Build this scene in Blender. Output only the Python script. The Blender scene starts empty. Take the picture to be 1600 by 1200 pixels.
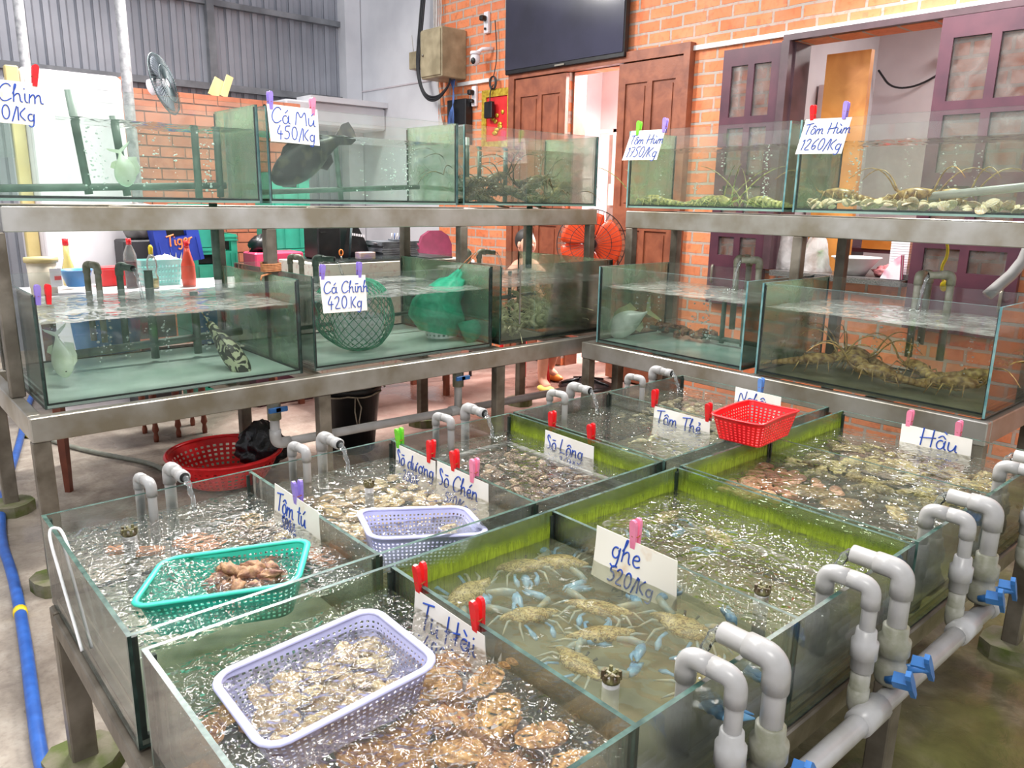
import bpy, math, random
from math import sin, cos, pi, radians as rad
from mathutils import Vector, Matrix, noise
C = bpy.context.scene.collection
SC = bpy.context.scene
random.seed(7)
# ---------------------------------------------------------------- camera
cd = bpy.data.cameras.new('camera'); cam = bpy.data.objects.new('camera', cd); C.objects.link(cam)
yaw, pit, rol = rad(48.481), rad(13.461), rad(1.018)
F = Vector((cos(yaw)*cos(pit), sin(yaw)*cos(pit), -sin(pit)))
r = Vector((sin(yaw), -cos(yaw), 0)); u = r.cross(F)
r2 = cos(rol)*r + sin(rol)*u; u2 = -sin(rol)*r + cos(rol)*u
cam.matrix_world = Matrix(((r2.x, u2.x, -F.x, -.336), (r2.y, u2.y, -F.y, -1.5), (r2.z, u2.z, -F.z, 1.602), (0, 0, 0, 1)))
cd.sensor_width = 36; cd.lens = 1213.5/1600*36; cd.clip_start = .02; cd.clip_end = 80
SC.camera = cam
# ---------------------------------------------------------------- light and exposure
SC.view_settings.view_transform = 'Standard'; SC.view_settings.look = 'None'
SC.view_settings.gamma = 1; SC.view_settings.use_curve_mapping = False
SC.view_settings.exposure = 0.42
SC.cycles.transparent_max_bounces = 40; SC.cycles.max_bounces = 7
SC.cycles.diffuse_bounces = 3; SC.cycles.glossy_bounces = 4; SC.cycles.transmission_bounces = 6
SC.cycles.caustics_reflective = False; SC.cycles.caustics_refractive = False
SC.cycles.use_denoising = True
W = bpy.data.worlds.new('hall_light'); SC.world = W; W.use_nodes = True
W.node_tree.nodes['Background'].inputs[0].default_value = (.93, .95, 1, 1)
W.node_tree.nodes['Background'].inputs[1].default_value = .78
def area(name, loc, target, sx, sy, power, col=(1, .97, .93)):
    l = bpy.data.lights.new(name, 'AREA'); l.shape = 'RECTANGLE'; l.size = sx; l.size_y = sy; l.energy = power; l.color = col
    o = bpy.data.objects.new(name, l); C.objects.link(o); o.location = loc
    o.rotation_euler = (Vector(target)-Vector(loc)).to_track_quat('-Z', 'Y').to_euler(); return o
area('ceiling_lamp', (1.2, 1.5, 3.9), (1.0, .8, 0), 1.4, .3, 60)
area('ceiling_lamp', (2.3, 3.8, 4.1), (1.4, 2.2, 0), 1.1, .5, 185)
area('ceiling_lamp', (4.2, .6, 3.65), (2.0, -.3, 0), .6, .75, 105)
area('ceiling_lamp', (-.6, 2.6, 4.0), (-.2, 2.2, 0), 1.2, .16, 45)
area('ceiling_lamp', (-.8, -1.6, 3.6), (.8, 0, .7), 1.3, .4, 45)
area('ceiling_lamp', (2.2, 5.9, 4.4), (1.6, 4.0, 0), 1.2, .5, 110)
area('back_room_lamp', (6.4, 3.3, 2.95), (6.2, 3.2, 0), 1.0, .3, 420)
area('kitchen_lamp', (6.6, .3, 3.3), (6.4, .5, 0), 1.0, .4, 100)
# ---------------------------------------------------------------- materials
def rgb(h):
    h = h.lstrip('#'); v = [int(h[i:i+2], 16)/255 for i in (0, 2, 4)]
    return tuple(((c+.055)/1.055)**2.4 if c > .04045 else c/12.92 for c in v)+(1,)
class NT:
    def __init__(s, name):
        s.m = bpy.data.materials.new(name); s.m.use_nodes = True; s.t = s.m.node_tree; s.t.nodes.clear()
        s.out = s.n('ShaderNodeOutputMaterial')
    def n(s, typ, ins=None, **kw):
        a = s.t.nodes.new(typ)
        for k, v in kw.items(): setattr(a, k, v)
        for k, v in (ins or {}).items(): s.put(a.inputs[k], v)
        return a
    def put(s, sock, v):
        if isinstance(v, bpy.types.NodeSocket): s.t.links.new(v, sock)
        elif isinstance(v, bpy.types.Node): s.t.links.new(v.outputs[0], sock)
        else: sock.default_value = v
    def end(s, sh): s.put(s.out.inputs[0], sh); return s.m
    def noise(s, scale, detail=3, dist=0, vec=None, rough=.5):
        i = {'Scale': scale, 'Detail': detail, 'Distortion': dist, 'Roughness': rough}
        if vec is None: vec = s.n('ShaderNodeTexCoord').outputs['Object']
        i['Vector'] = vec
        return s.n('ShaderNodeTexNoise', i)
    def ramp(s, fac, pts):
        a = s.n('ShaderNodeValToRGB', {'Fac': fac}); e = a.color_ramp.elements
        while len(e) < len(pts): e.new(.5)
        for q, (p, c) in zip(e, pts): q.position = p; q.color = c
        return a
    def mix(s, f, a, b):
        return s.n('ShaderNodeMix', {0: f, 6: a, 7: b}, data_type='RGBA').outputs[2]
def PM(name, c1, c2=None, scale=8, rough=.5, metal=0, bump=0, bscale=None, detail=4, vary=0, spec=.5, dist=0, lo=.35, hi=.65, coat=0):
    """plain procedural surface: two colours mixed by noise, optional bump and per-object variation"""
    N = NT(name); a = rgb(c1); b = rgb(c2) if c2 else a
    nz = N.noise(scale, detail, dist)
    col = N.ramp(nz.outputs[0], [(lo, a), (hi, b)]).outputs[0]
    if vary:
        oi = N.n('ShaderNodeObjectInfo').outputs['Random']
        mr = N.n('ShaderNodeMapRange', {0: oi, 3: 1-vary, 4: 1+vary*.6})
        hs = N.n('ShaderNodeHueSaturation', {'Color': col, 'Value': mr, 'Hue': N.n('ShaderNodeMapRange', {0: oi, 3: .5-vary*.05, 4: .5+vary*.05})})
        col = hs.outputs[0]
    ins = {'Base Color': col, 'Roughness': rough, 'Metallic': metal, 'Specular IOR Level': spec, 'Coat Weight': coat}
    p = N.n('ShaderNodeBsdfPrincipled', ins)
    if bump:
        bn = N.noise(bscale or scale*3, 4)
        N.put(p.inputs['Normal'], N.n('ShaderNodeBump', {'Strength': bump, 'Distance': .01, 'Height': bn.outputs[0]}))
    return N.end(p)
def glassmat(name, tint, refl=1.0, haze=.03, hcol='#b9c4bd'):
    """clear pane: see-through with a Fresnel sheen and a thin film of grime"""
    N = NT(name)
    tr = N.n('ShaderNodeBsdfTransparent', {'Color': tint})
    gl = N.n('ShaderNodeBsdfGlossy', {'Color': (1, 1, 1, 1), 'Roughness': .02})
    fr = N.n('ShaderNodeFresnel', {'IOR': 1.42})
    f = N.n('ShaderNodeMath', {0: fr, 1: refl}, operation='MULTIPLY')
    m1 = N.n('ShaderNodeMixShader', {0: f, 1: tr, 2: gl})
    if haze:
        df = N.n('ShaderNodeBsdfDiffuse', {'Color': rgb(hcol)})
        tl = N.n('ShaderNodeBsdfTranslucent', {'Color': rgb(hcol)})
        d2 = N.n('ShaderNodeMixShader', {0: .4, 1: df, 2: tl})
        nz = N.noise(9, 5, .6)
        h = N.n('ShaderNodeMapRange', {0: nz.outputs[0], 1: .3, 2: .75, 3: haze*.3, 4: haze*1.8})
        m1 = N.n('ShaderNodeMixShader', {0: h, 1: m1, 2: d2})
    return N.end(m1)
def watermat(name, tint, murk=.1, mcol='#9aa394', bump=.25, scale=26, dist=.6, refl=1.0, bd=.02):
    N = NT(name)
    tc = N.n('ShaderNodeTexCoord').outputs['Object']
    n1 = N.noise(scale, .6, dist, tc); n2 = N.noise(scale*2.3, 0, .3, tc)
    hh = N.n('ShaderNodeMath', {0: n1.outputs[0], 1: N.n('ShaderNodeMath', {0: n2.outputs[0], 1: .18}, operation='MULTIPLY')}, operation='ADD')
    bp = N.n('ShaderNodeBump', {'Strength': bump, 'Distance': bd, 'Height': hh})
    gl = N.n('ShaderNodeBsdfGlossy', {'Color': (1, 1, 1, 1), 'Roughness': .03, 'Normal': bp})
    fr = N.n('ShaderNodeFresnel', {'IOR': 1.33, 'Normal': bp})
    f = N.n('ShaderNodeMath', {0: fr, 1: refl}, operation='MULTIPLY', use_clamp=True)
    tr = N.n('ShaderNodeBsdfTransparent', {'Color': tint})
    df = N.n('ShaderNodeBsdfDiffuse', {'Color': rgb(mcol)})
    mk = N.n('ShaderNodeMapRange', {0: N.noise(7, 4, .8, tc).outputs[0], 1: .3, 2: .7, 3: murk*.5, 4: murk*1.5})
    a = N.n('ShaderNodeMixShader', {0: mk, 1: tr, 2: df})
    a = N.n('ShaderNodeMixShader', {0: f, 1: a, 2: gl})
    return N.end(a)
M = {}
M['glass'] = glassmat('tank_glass', (.972, .990, .982, 1), .9, .03, '#c6cfc8')
M['glassL'] = glassmat('upper_tank_glass', (.968, .988, .976, 1), .7, .035, '#d2dcd4')
M['edge'] = PM('glass_edge', '#4f6b62', '#2d4640', 30, .2, spec=.6)
M['edgeB'] = PM('glass_edge_bluish', '#7fa6a4', '#4f7f84', 20, .2, spec=.6)  # paler bluish edge colour for the upper row and right rack tanks
M['glassS'] = glassmat('algae_hazed_side_glass', (.93, .97, .93, 1), .5, .36, '#a3bd9c')
M['seal'] = PM('black_silicone', '#15201d', '#27352f', 40, .4)
M['algaeglass'] = None
M['steel'] = PM('stained_steel', '#b9b6b0', '#8f8674', 4, .30, .62, .05, 60, vary=.03)
M['steel2'] = PM('dull_steel', '#857d71', '#564e42', 7, .42, .4, .08, 50)
M['pvc'] = PM('grey_pvc', '#b4b3b3', '#a3a19e', 12, .3, vary=.05)
M['pvcd'] = PM('mossy_grey_pvc', '#9c9a90', '#6f7058', 14, .45, bump=.2)
M['pvcg'] = PM('green_stained_pvc', '#64786c', '#46594d', 14, .5)
M['dark'] = PM('dark_opening', '#141414', None, 5, .8)
M['blue'] = PM('blue_valve_plastic', '#3f7fc6', '#2f69ad', 20, .35)
M['card'] = PM('white_sign_card', '#f3f0ea', '#e6e1d6', 9, .6, lo=.45, hi=.75)
M['cardold'] = PM('stained_sign_card', '#f1ece0', '#cfa05e', 7, .6, lo=.62, hi=.74)
M['ink'] = PM('blue_ink', '#2350b4', '#1d429c', 60, .5)
M['ink2'] = PM('pale_blue_ink', '#5f7fc4', '#6f7f9c', 60, .5)
M['red'] = PM('red_plastic', '#f0242b', '#dd1a22', 20, .3)
M['pegred'] = M['red']
M['pegpurple'] = PM('purple_plastic', '#9c86d8', '#8a74cc', 20, .35)
M['pegpink'] = PM('pink_plastic', '#f08fae', '#e87fa0', 20, .35)
M['peggreen'] = PM('green_plastic', '#7fe03a', '#6acb2c', 20, .35)
M['pegblue'] = PM('light_blue_plastic', '#6f9ade', '#5a86cc', 20, .35)
M['rust'] = PM('rusty_wire', '#8a4a1e', '#b06a30', 60, .6, .4)
M['cyan'] = PM('turquoise_plastic', '#35cfb4', '#2cc0a4', 10, .35)
M['lilac'] = PM('lilac_white_plastic', '#cfcff2', '#c1c2ea', 10, .35)
M['algae'] = None
def algae(name, zt, dens=1.0, c1='#bcd436', c2='#7f9430'):
    """film of algae on glass, thickest around the water line zt, its own stain shape"""
    N = NT(name); tc = N.n('ShaderNodeNewGeometry').outputs['Position']
    sx = N.n('ShaderNodeSeparateXYZ', {0: tc})
    nz = N.noise(6, 4, .3, tc, .6)
    st = N.n('ShaderNodeMapping', {'Vector': tc, 'Scale': (110, 110, 14)})
    n2 = N.noise(1.0, 3, 1.2, st.outputs[0], .6)
    d = N.n('ShaderNodeMath', {0: sx.outputs[2], 1: zt}, operation='SUBTRACT')
    w = N.n('ShaderNodeMath', {0: N.n('ShaderNodeMath', {0: nz.outputs[0], 1: .5}, operation='SUBTRACT'), 1: .06}, operation='MULTIPLY')
    d = N.n('ShaderNodeMath', {0: d, 1: w}, operation='ADD')
    up = N.n('ShaderNodeMapRange', {0: d, 1: .036, 2: -.004, 3: 0, 4: 1})
    lo = N.n('ShaderNodeMapRange', {0: d, 1: -.10, 2: -.03, 3: .22, 4: 1})
    a = N.n('ShaderNodeMath', {0: up, 1: lo}, operation='MULTIPLY')
    nn = N.n('ShaderNodeMapRange', {0: n2.outputs[0], 1: .25, 2: .65, 3: .5, 4: 1})
    a = N.n('ShaderNodeMath', {0: a, 1: nn}, operation='MULTIPLY')
    a = N.n('ShaderNodeMath', {0: a, 1: dens}, operation='MULTIPLY', use_clamp=True)
    a = N.n('ShaderNodeMath', {0: a, 1: .12*dens}, operation='MAXIMUM')
    col = N.mix(n2.outputs[0], rgb(c2), rgb(c1))
    df = N.n('ShaderNodeBsdfPrincipled', {'Base Color': col, 'Roughness': .55})
    tr = N.n('ShaderNodeBsdfTransparent', {'Color': (.93, .96, .9, 1)})
    return N.end(N.n('ShaderNodeMixShader', {0: a, 1: tr, 2: df}))
# ---------------------------------------------------------------- mesh builder
class MB:
    def __init__(s): s.v = []; s.f = []; s.mi = []; s.sm = []; s.k = 0; s.mat = 0; s.smooth = False
    def add(s, vs, fs, smooth=None):
        b = len(s.v); s.v += [tuple(p) for p in vs]
        for f in fs: s.f.append([b+i for i in f]); s.mi.append(s.mat); s.sm.append(s.smooth if smooth is None else smooth)
        return b
    def box(s, x0, x1, y0, y1, z0, z1, ch=0):
        if ch:
            for ax in range(1): pass
            c = ch; P = []; 
            for z, i in ((z0, c), (z0+c, 0), (z1-c, 0), (z1, c)):
                P += [(x0+c+i, y0+i, z), (x1-c-i, y0+i, z), (x1-i, y0+c+i, z), (x1-i, y1-c-i, z), (x1-c-i, y1-i, z), (x0+c+i, y1-i, z), (x0+i, y1-c-i, z), (x0+i, y0+c+i, z)]
            fs = [list(range(7, -1, -1)), list(range(24, 32))]
            for k in range(3):
                for j in range(8): fs.append([k*8+j, k*8+(j+1) % 8, k*8+8+(j+1) % 8, k*8+8+j])
            s.add(P, fs, False); return s
        s.add([(x0, y0, z0), (x1, y0, z0), (x1, y1, z0), (x0, y1, z0), (x0, y0, z1), (x1, y0, z1), (x1, y1, z1), (x0, y1, z1)],
              [(0, 3, 2, 1), (4, 5, 6, 7), (0, 1, 5, 4), (1, 2, 6, 5), (2, 3, 7, 6), (3, 0, 4, 7)], False); return s
    def xf(s, start, mtx):
        for i in range(start, len(s.v)): s.v[i] = tuple(mtx @ Vector(s.v[i]))
    def tube(s, pts, rad_, n=8, cap=True, closed=False, flat=1.0):
        P = [Vector(p) for p in pts]; m = len(P)
        R = rad_ if isinstance(rad_, (list, tuple)) else [rad_]*m
        t0 = (P[1]-P[0]).normalized(); up = Vector((0, 0, 1)) if abs(t0.z) < .9 else Vector((1, 0, 0))
        a = t0.cross(up).normalized(); vs = []
        for i in range(m):
            if closed: t = (P[(i+1) % m]-P[i-1])
            else: t = (P[min(i+1, m-1)]-P[max(i-1, 0)])
            t = t.normalized() if t.length > 1e-9 else t0
            a = (a-t*a.dot(t)); a = a.normalized() if a.length > 1e-6 else t.orthogonal().normalized()
            b = t.cross(a)
            for k in range(n):
                th = 2*pi*k/n; vs.append(P[i]+(a*cos(th)+b*sin(th)*flat)*R[i])
        fs = []; L = m if closed else m-1
        for i in range(L):
            i2 = (i+1) % m
            for k in range(n): fs.append((i*n+k, i*n+(k+1) % n, i2*n+(k+1) % n, i2*n+k))
        if cap and not closed: fs += [tuple(range(n-1, -1, -1)), tuple((m-1)*n+k for k in range(n))]
        s.add(vs, fs, n > 5); return s
    def lathe(s, prof, c=(0, 0, 0), n=24, axis='z', sy=1.0):
        vs = []; fs = []
        for (rr, z) in prof:
            for k in range(n):
                th = 2*pi*k/n; x, y = rr*cos(th), rr*sin(th)*sy
                p = (x, y, z) if axis == 'z' else ((z, x, y) if axis == 'x' else (x, z, y))
                vs.append((p[0]+c[0], p[1]+c[1], p[2]+c[2]))
        for i in range(len(prof)-1):
            for k in range(n): fs.append((i*n+k, i*n+(k+1) % n, (i+1)*n+(k+1) % n, (i+1)*n+k))
        if prof[0][0] > 1e-5: fs.append(tuple(range(n-1, -1, -1)))
        if prof[-1][0] > 1e-5: fs.append(tuple((len(prof)-1)*n+k for k in range(n)))
        s.add(vs, fs, True); return s
    def prism(s, out, h, o=(0, 0, 0), ux=(1, 0, 0), uy=(0, 1, 0), uz=(0, 0, 1), smooth=False):
        o, ux, uy, uz = Vector(o), Vector(ux), Vector(uy), Vector(uz); n = len(out)
        vs = [o+ux*a+uy*b for a, b in out]+[o+ux*a+uy*b+uz*h for a, b in out]
        s.add(vs, [tuple(range(n-1, -1, -1)), tuple(range(n, 2*n))]+[(i, (i+1) % n, n+(i+1) % n, n+i) for i in range(n)], smooth); return s
    def grid(s, fn, nu, nv, skip=None, smooth=True):
        vs = [fn(i/nu, j/nv) for j in range(nv+1) for i in range(nu+1)]
        fs = [(j*(nu+1)+i, j*(nu+1)+i+1, (j+1)*(nu+1)+i+1, (j+1)*(nu+1)+i) for j in range(nv) for i in range(nu) if not (skip and skip(i, j))]
        s.add(vs, fs, smooth); return s
    def blob(s, c, rx, ry, rz, n=10, m=7, nz=0, seed=0):
        vs = []; fs = []
        for j in range(m+1):
            ph = pi*j/m
            for i in range(n):
                th = 2*pi*i/n; d = Vector((sin(ph)*cos(th), sin(ph)*sin(th), cos(ph)))
                q = 1+(nz*noise.noise(d*2.2+Vector((seed*3.1, seed, 0))) if nz else 0)
                vs.append((c[0]+d.x*rx*q, c[1]+d.y*ry*q, c[2]+d.z*rz*q))
        for j in range(m):
            for i in range(n): fs.append((j*n+i, (j+1)*n+i, (j+1)*n+(i+1) % n, j*n+(i+1) % n))
        s.add(vs, fs, True); return s
    def build(s, name, mats, parent=None, origin=None):
        me = bpy.data.meshes.new(name)
        off = Vector(origin or (0, 0, 0)); q = parent
        while q is not None and origin is None: off = off+q.location; q = q.parent
        me.from_pydata([tuple(Vector(p)-off) for p in s.v] if off.length else s.v, [], s.f)
        for m in (mats if isinstance(mats, (list, tuple)) else [mats]): me.materials.append(m)
        me.polygons.foreach_set('material_index', s.mi); me.polygons.foreach_set('use_smooth', s.sm); me.update()
        o = bpy.data.objects.new(name, me); C.objects.link(o)
        if parent is not None: o.parent = parent
        elif origin: o.location = origin
        return o
def tag(o, label=None, cat=None, group=None, kind=None):
    if label: o['label'] = label
    if cat: o['category'] = cat
    if group: o['group'] = group
    if kind: o['kind'] = kind
    return o
def thing(name, label, cat, loc=(0, 0, 0), group=None):
    o = bpy.data.objects.new(name, None); o.empty_display_size = .05; C.objects.link(o); o.location = loc
    return tag(o, label, cat, group)
def dup(root, loc, rot=(0, 0, 0), sc=1.0, label=None, group=None):
    n = root.copy(); C.objects.link(n); n.location = loc; n.rotation_euler = rot
    n.scale = (sc, sc, sc) if isinstance(sc, (int, float)) else sc
    if label: n['label'] = label
    if group: n['group'] = group
    for ch in list(root.children):
        c = ch.copy(); C.objects.link(c); c.parent = n
        for g in list(ch.children):
            d = g.copy(); C.objects.link(d); d.parent = c
    return n
class Proto:
    """first placing moves the prototype itself, later placings copy it"""
    def __init__(s, root): s.r = root; s.used = False
    def put(s, loc, rot=(0, 0, 0), sc=1.0, label=None, group=None, cat=None):
        if not s.used:
            s.used = True; o = s.r; o.location = loc; o.rotation_euler = rot
            o.scale = (sc, sc, sc) if isinstance(sc, (int, float)) else sc
            if label: o['label'] = label
            if group: o['group'] = group
            return o
        return dup(s.r, loc, rot, sc, label, group)
def struct(name, mb, m): o = mb.build(name, m); o['kind'] = 'structure'; return o
# ================================================================ SETTING
def brickmat():
    N = NT('brick_wall'); tc = N.n('ShaderNodeTexCoord').outputs['Object']
    sx = N.n('ShaderNodeSeparateXYZ', {0: tc})
    uv = N.n('ShaderNodeCombineXYZ', {0: sx.outputs[1], 1: sx.outputs[2]})
    wob = N.noise(3.5, 2, 0, uv); 
    uv2 = N.n('ShaderNodeVectorMath', {0: uv, 1: N.n('ShaderNodeVectorMath', {0: wob.outputs['Color'], 1: (.02, .02, 0)}, operation='MULTIPLY')}, operation='ADD')
    b = N.n('ShaderNodeTexBrick', {'Vector': uv2, 'Color1': rgb('#e88a5a'), 'Color2': rgb('#d8754a'), 'Mortar': rgb('#b3a69c'), 'Scale': 1, 'Mortar Size': .011, 'Mortar Smooth': .15, 'Bias': -.2, 'Brick Width': .225, 'Row Height': .092})
    n1 = N.noise(28, 4, .4, tc)
    col = N.mix(N.n('ShaderNodeMapRange', {0: n1.outputs[0], 1: .52, 2: .7, 3: 0, 4: .55}), b.outputs[0], rgb('#c2683f'))
    # little square core marks on the brick faces
    v = N.n('ShaderNodeTexVoronoi', {'Vector': N.n('ShaderNodeMapping', {'Vector': uv, 'Scale': (9, 10.87, 1)}), 'Scale': 1, 'Randomness': .75}, distance='CHEBYCHEV')
    col = N.mix(N.n('ShaderNodeMapRange', {0: v.outputs[0], 1: .19, 2: .14, 3: 0, 4: .45}), col, rgb('#b0674a'))
    n2 = N.noise(4, 3, 0, tc); col = N.mix(N.n('ShaderNodeMapRange', {0: n2.outputs[0], 1: .45, 2: .75, 3: 0, 4: .3}), col, rgb('#edb394'))
    h = N.n('ShaderNodeMath', {0: N.n('ShaderNodeMath', {0: b.outputs[1], 1: -1}, operation='MULTIPLY'), 1: N.n('ShaderNodeMath', {0: n1.outputs[0], 1: .35}, operation='MULTIPLY')}, operation='ADD')
    p = N.n('ShaderNodeBsdfPrincipled', {'Base Color': col, 'Roughness': .75, 'Normal': N.n('ShaderNodeBump', {'Strength': .8, 'Distance': .012, 'Height': h})})
    return N.end(p)
M['brick'] = brickmat()
def floormat():
    N = NT('wet_concrete_floor'); tc = N.n('ShaderNodeTexCoord').outputs['Object']
    a = N.noise(1.1, 5, .5, tc); b = N.noise(9, 6, .4, tc, .65); c = N.noise(60, 3, 0, tc)
    col = N.ramp(b.outputs[0], [(.3, rgb('#8d8176')), (.5, rgb('#aa9e90')), (.7, rgb('#bdb3a6'))]).outputs[0]
    col = N.mix(N.n('ShaderNodeMapRange', {0: c.outputs[0], 1: .5, 2: .8, 3: 0, 4: .5}), col, rgb('#7a7068'))
    # red reflection painted into the floor colour further back, moss patch on the right
    sx = N.n('ShaderNodeSeparateXYZ', {0: tc})
    rd = N.n('ShaderNodeMath', {0: N.n('ShaderNodeMapRange', {0: sx.outputs[0], 1: 1.3, 2: 2.6}), 1: N.n('ShaderNodeMapRange', {0: sx.outputs[1], 1: 1.6, 2: 2.6})}, operation='MULTIPLY')
    rd = N.n('ShaderNodeMath', {0: rd, 1: N.n('ShaderNodeMapRange', {0: a.outputs[0], 1: .3, 2: .6, 3: .45, 4: .9})}, operation='MULTIPLY')
    col = N.mix(rd, col, rgb('#9a6a62'))
    ms = N.n('ShaderNodeMath', {0: N.n('ShaderNodeMapRange', {0: sx.outputs[0], 1: .6, 2: 1.6}), 1: N.n('ShaderNodeMapRange', {0: sx.outputs[1], 1: -.2, 2: -.9})}, operation='MULTIPLY')
    mn = N.noise(2.6, 5, .8, tc)
    ms2 = N.n('ShaderNodeMath', {0: ms, 1: N.n('ShaderNodeMapRange', {0: mn.outputs[0], 1: .36, 2: .56, 3: .25, 4: .95})}, operation='MULTIPLY')
    col = N.mix(ms, col, N.ramp(b.outputs[0], [(.35, rgb('#5b5344')), (.5, rgb('#857b66')), (.66, rgb('#b0a58c'))])); col = N.mix(ms2, col, N.mix(b.outputs[0], rgb('#4f5522'), rgb('#a0a456')))
    wet = N.n('ShaderNodeMapRange', {0: a.outputs[0], 1: .42, 2: .58, 3: .85, 4: .12})
    col = N.mix(N.n('ShaderNodeMapRange', {0: a.outputs[0], 1: .42, 2: .6, 3: 0, 4: .55}), col, rgb('#4a413b'))
    p = N.n('ShaderNodeBsdfPrincipled', {'Base Color': col, 'Roughness': wet, 'Normal': N.n('ShaderNodeBump', {'Strength': .35, 'Distance': .01, 'Height': b.outputs[0]})})
    return N.end(p)
M['floor'] = floormat()
M['plaster'] = PM('white_plaster', '#dcdce0', '#cfcfd4', 2.5, .8, bump=.05, bscale=30)
M['plaster2'] = PM('pale_interior_wall', '#d6cfd2', '#c9c0c5', 2, .8)
M['corr'] = PM('galvanised_sheet', '#a9abb4', '#8b8e97', 1.4, .45, .25, lo=.3, hi=.7)
M['wood'] = PM('brown_door_wood', '#97593f', '#7c4531', 9, .45, dist=.4, bump=.1, bscale=40)
M['woodo'] = PM('orange_wood', '#dc9448', '#c57c34', 5, .45, dist=1)
M['maroon'] = PM('maroon_painted_wood', '#5b3340', '#4a2a38', 6, .35)
M['dkframe'] = PM('dark_frame_paint', '#5a4148', '#463238', 6, .4)
M['white'] = PM('white_plastic', '#ececec', '#dcdcdc', 6, .45)
M['black'] = PM('black_plastic', '#1c1d20', '#111214', 20, .35)
M['beige'] = PM('beige_metal', '#b3a587', '#8f8368', 6, .5, .1, bump=.05)
M['granite'] = PM('speckled_granite', '#2f2f31', '#8b8784', 160, .25)
# floor
mb = MB(); mb.box(-3.5, 9, -4, 9, -.05, 0); struct('floor', mb, M['floor'])
# brick wall with a doorway and a window opening (x = 5)
X0, X1, ZT = 5.0, 5.2, 4.4
mb = MB()
mb.box(X0, X1, 3.81, 5.83, 0, ZT); mb.box(X0, X1, 3.17, 3.81, 2.72, ZT); mb.box(X0, X1, 1.60, 3.17, 0, ZT)
mb.box(X0, X1, .62, 1.60, 2.70, ZT); mb.box(X0, X1, .62, 1.60, 0, 1.078); mb.box(X0, X1, -2.6, .62, 0, ZT)
struct('wall_back', mb, M['brick'])
mb = MB(); mb.box(X0, X1, 5.83, 7.75, 0, ZT); struct('wall_corner', mb, M['plaster'])
mb = MB(); mb.box(X0-.012, X0, 5.86, 7.6, 2.845, 2.86); struct('trim_1', mb, M['plaster2'])
mb = MB(); mb.box(X0-.03, X0, 4.93, 5.45, 2.74, 2.775); mb.box(X0-.03, X0, -.9, 3.12, 2.74, 2.775); struct('trim_2', mb, M['white'])
# corrugated wall (y = 7.63)
mb = MB(); pr = []; x = -3.4; k = 0
while x < 5.0:
    pr += [(x, 7.63), (x+.035, 7.63), (x+.05, 7.605), (x+.10, 7.605), (x+.115, 7.63)]; x += .15
for i in range(len(pr)-1):
    a, b = pr[i], pr[i+1]; mb.add([(a[0], a[1], 0), (b[0], b[1], 0), (b[0], b[1], ZT), (a[0], a[1], ZT)], [(0, 1, 2, 3)], False)
o = struct('wall_left', mb, M['corr']); sm = o.modifiers.new('thick', 'SOLIDIFY'); sm.thickness = -.01
M['girt'] = PM('grey_angle_steel', '#8a8d92', '#6d7075', 5, .5, .3)
mb = MB(); mb.box(-3.4, 4.97, 7.53, 7.6, 2.71, 2.78); struct('trim_3', mb, M['girt'])
mb = MB(); mb.box(-3.4, 4.97, 7.53, 7.6, 3.58, 3.64); struct('trim_4', mb, M['girt'])
mb = MB(); mb.box(3.15, 3.23, 7.5, 7.58, 0, ZT); struct('trim_5', mb, M['girt'])
mb = MB(); mb.box(4.78, 4.99, 7.42, 7.6, 0, ZT); struct('trim_6', mb, M['plaster'])
# rooms behind the openings
mb = MB(); mb.box(7.6, 7.7, -2.6, 5.9, 0, 3.4); struct('wall_back_room', mb, M['plaster2'])
mb = MB(); mb.box(5.2, 7.6, 2.22, 2.3, 0, 3.4); struct('wall_room_divider', mb, M['plaster2'])
mb = MB(); mb.box(5.2, 7.6, 5.8, 5.9, 0, 3.4); struct('wall_room_left', mb, M['plaster2'])
mb = MB(); mb.box(5.2, 7.6, -2.6, 5.9, 3.3, 3.4); struct('ceiling', mb, M['plaster2'])
# door frame, leaves
def leaf(name, y0, y1, z0, z1, x, m, rows, panes=None, glass=None, label=None, handle=None):
    """a panelled leaf lying in the plane x, cut as stiles and rails with sunk panels"""
    o = None; t = .04; s = .075
    mb = MB(); ys = [y0, (y0+y1)/2-s*.35, (y0+y1)/2+s*.35, y1]
    mb.box(x-t, x, y0, y0+s, z0, z1); mb.box(x-t, x, y1-s, y1, z0, z1); mb.box(x-t, x, ys[1], ys[2], z0, z1)
    for (a, b) in rows+[(z1, z1)]:
        pass
    zz = z1
    for (a, b) in rows:          # rows are openings, top to bottom (top, bottom)
        for ya, yb in ((y0+s, ys[1]), (ys[2], y1-s)): mb.box(x-t, x, ya, yb, a, zz)
        zz = b
    for ya, yb in ((y0+s, ys[1]), (ys[2], y1-s)): mb.box(x-t, x, ya, yb, z0, zz)
    o = mb.build(name, m); o['kind'] = 'structure'
    pm = MB(); gm = MB()
    for i, (a, b) in enumerate(rows):
        for ya, yb in ((y0+s, ys[1]), (ys[2], y1-s)):
            tgt = gm if (panes and i in panes) else pm
            tgt.box(x-t*.65, x-t*.45, ya, yb, b, a)
            if tgt is pm: tgt.box(x-t*.85, x-t*.65, ya+.03, yb-.03, b+.03, a-.03)
    if pm.v: pm.build('panel', m, o)
    if gm.v: gm.build('window_pane', glass, o)
    return o
M['frost'] = glassmat('door_pane_glass', (.9, .86, .84, 1), 1, .25, '#c8c0bc')
mb = MB(); mb.box(4.93, 5.04, 4.50, 4.58, 0, 2.80); mb.box(4.93, 5.04, 2.44, 2.50, 0, 2.80); mb.box(4.93, 5.04, 2.50, 4.50, 2.72, 2.80); mb.box(5.04, 5.2, 3.785, 3.805, 0, 2.72)
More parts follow.
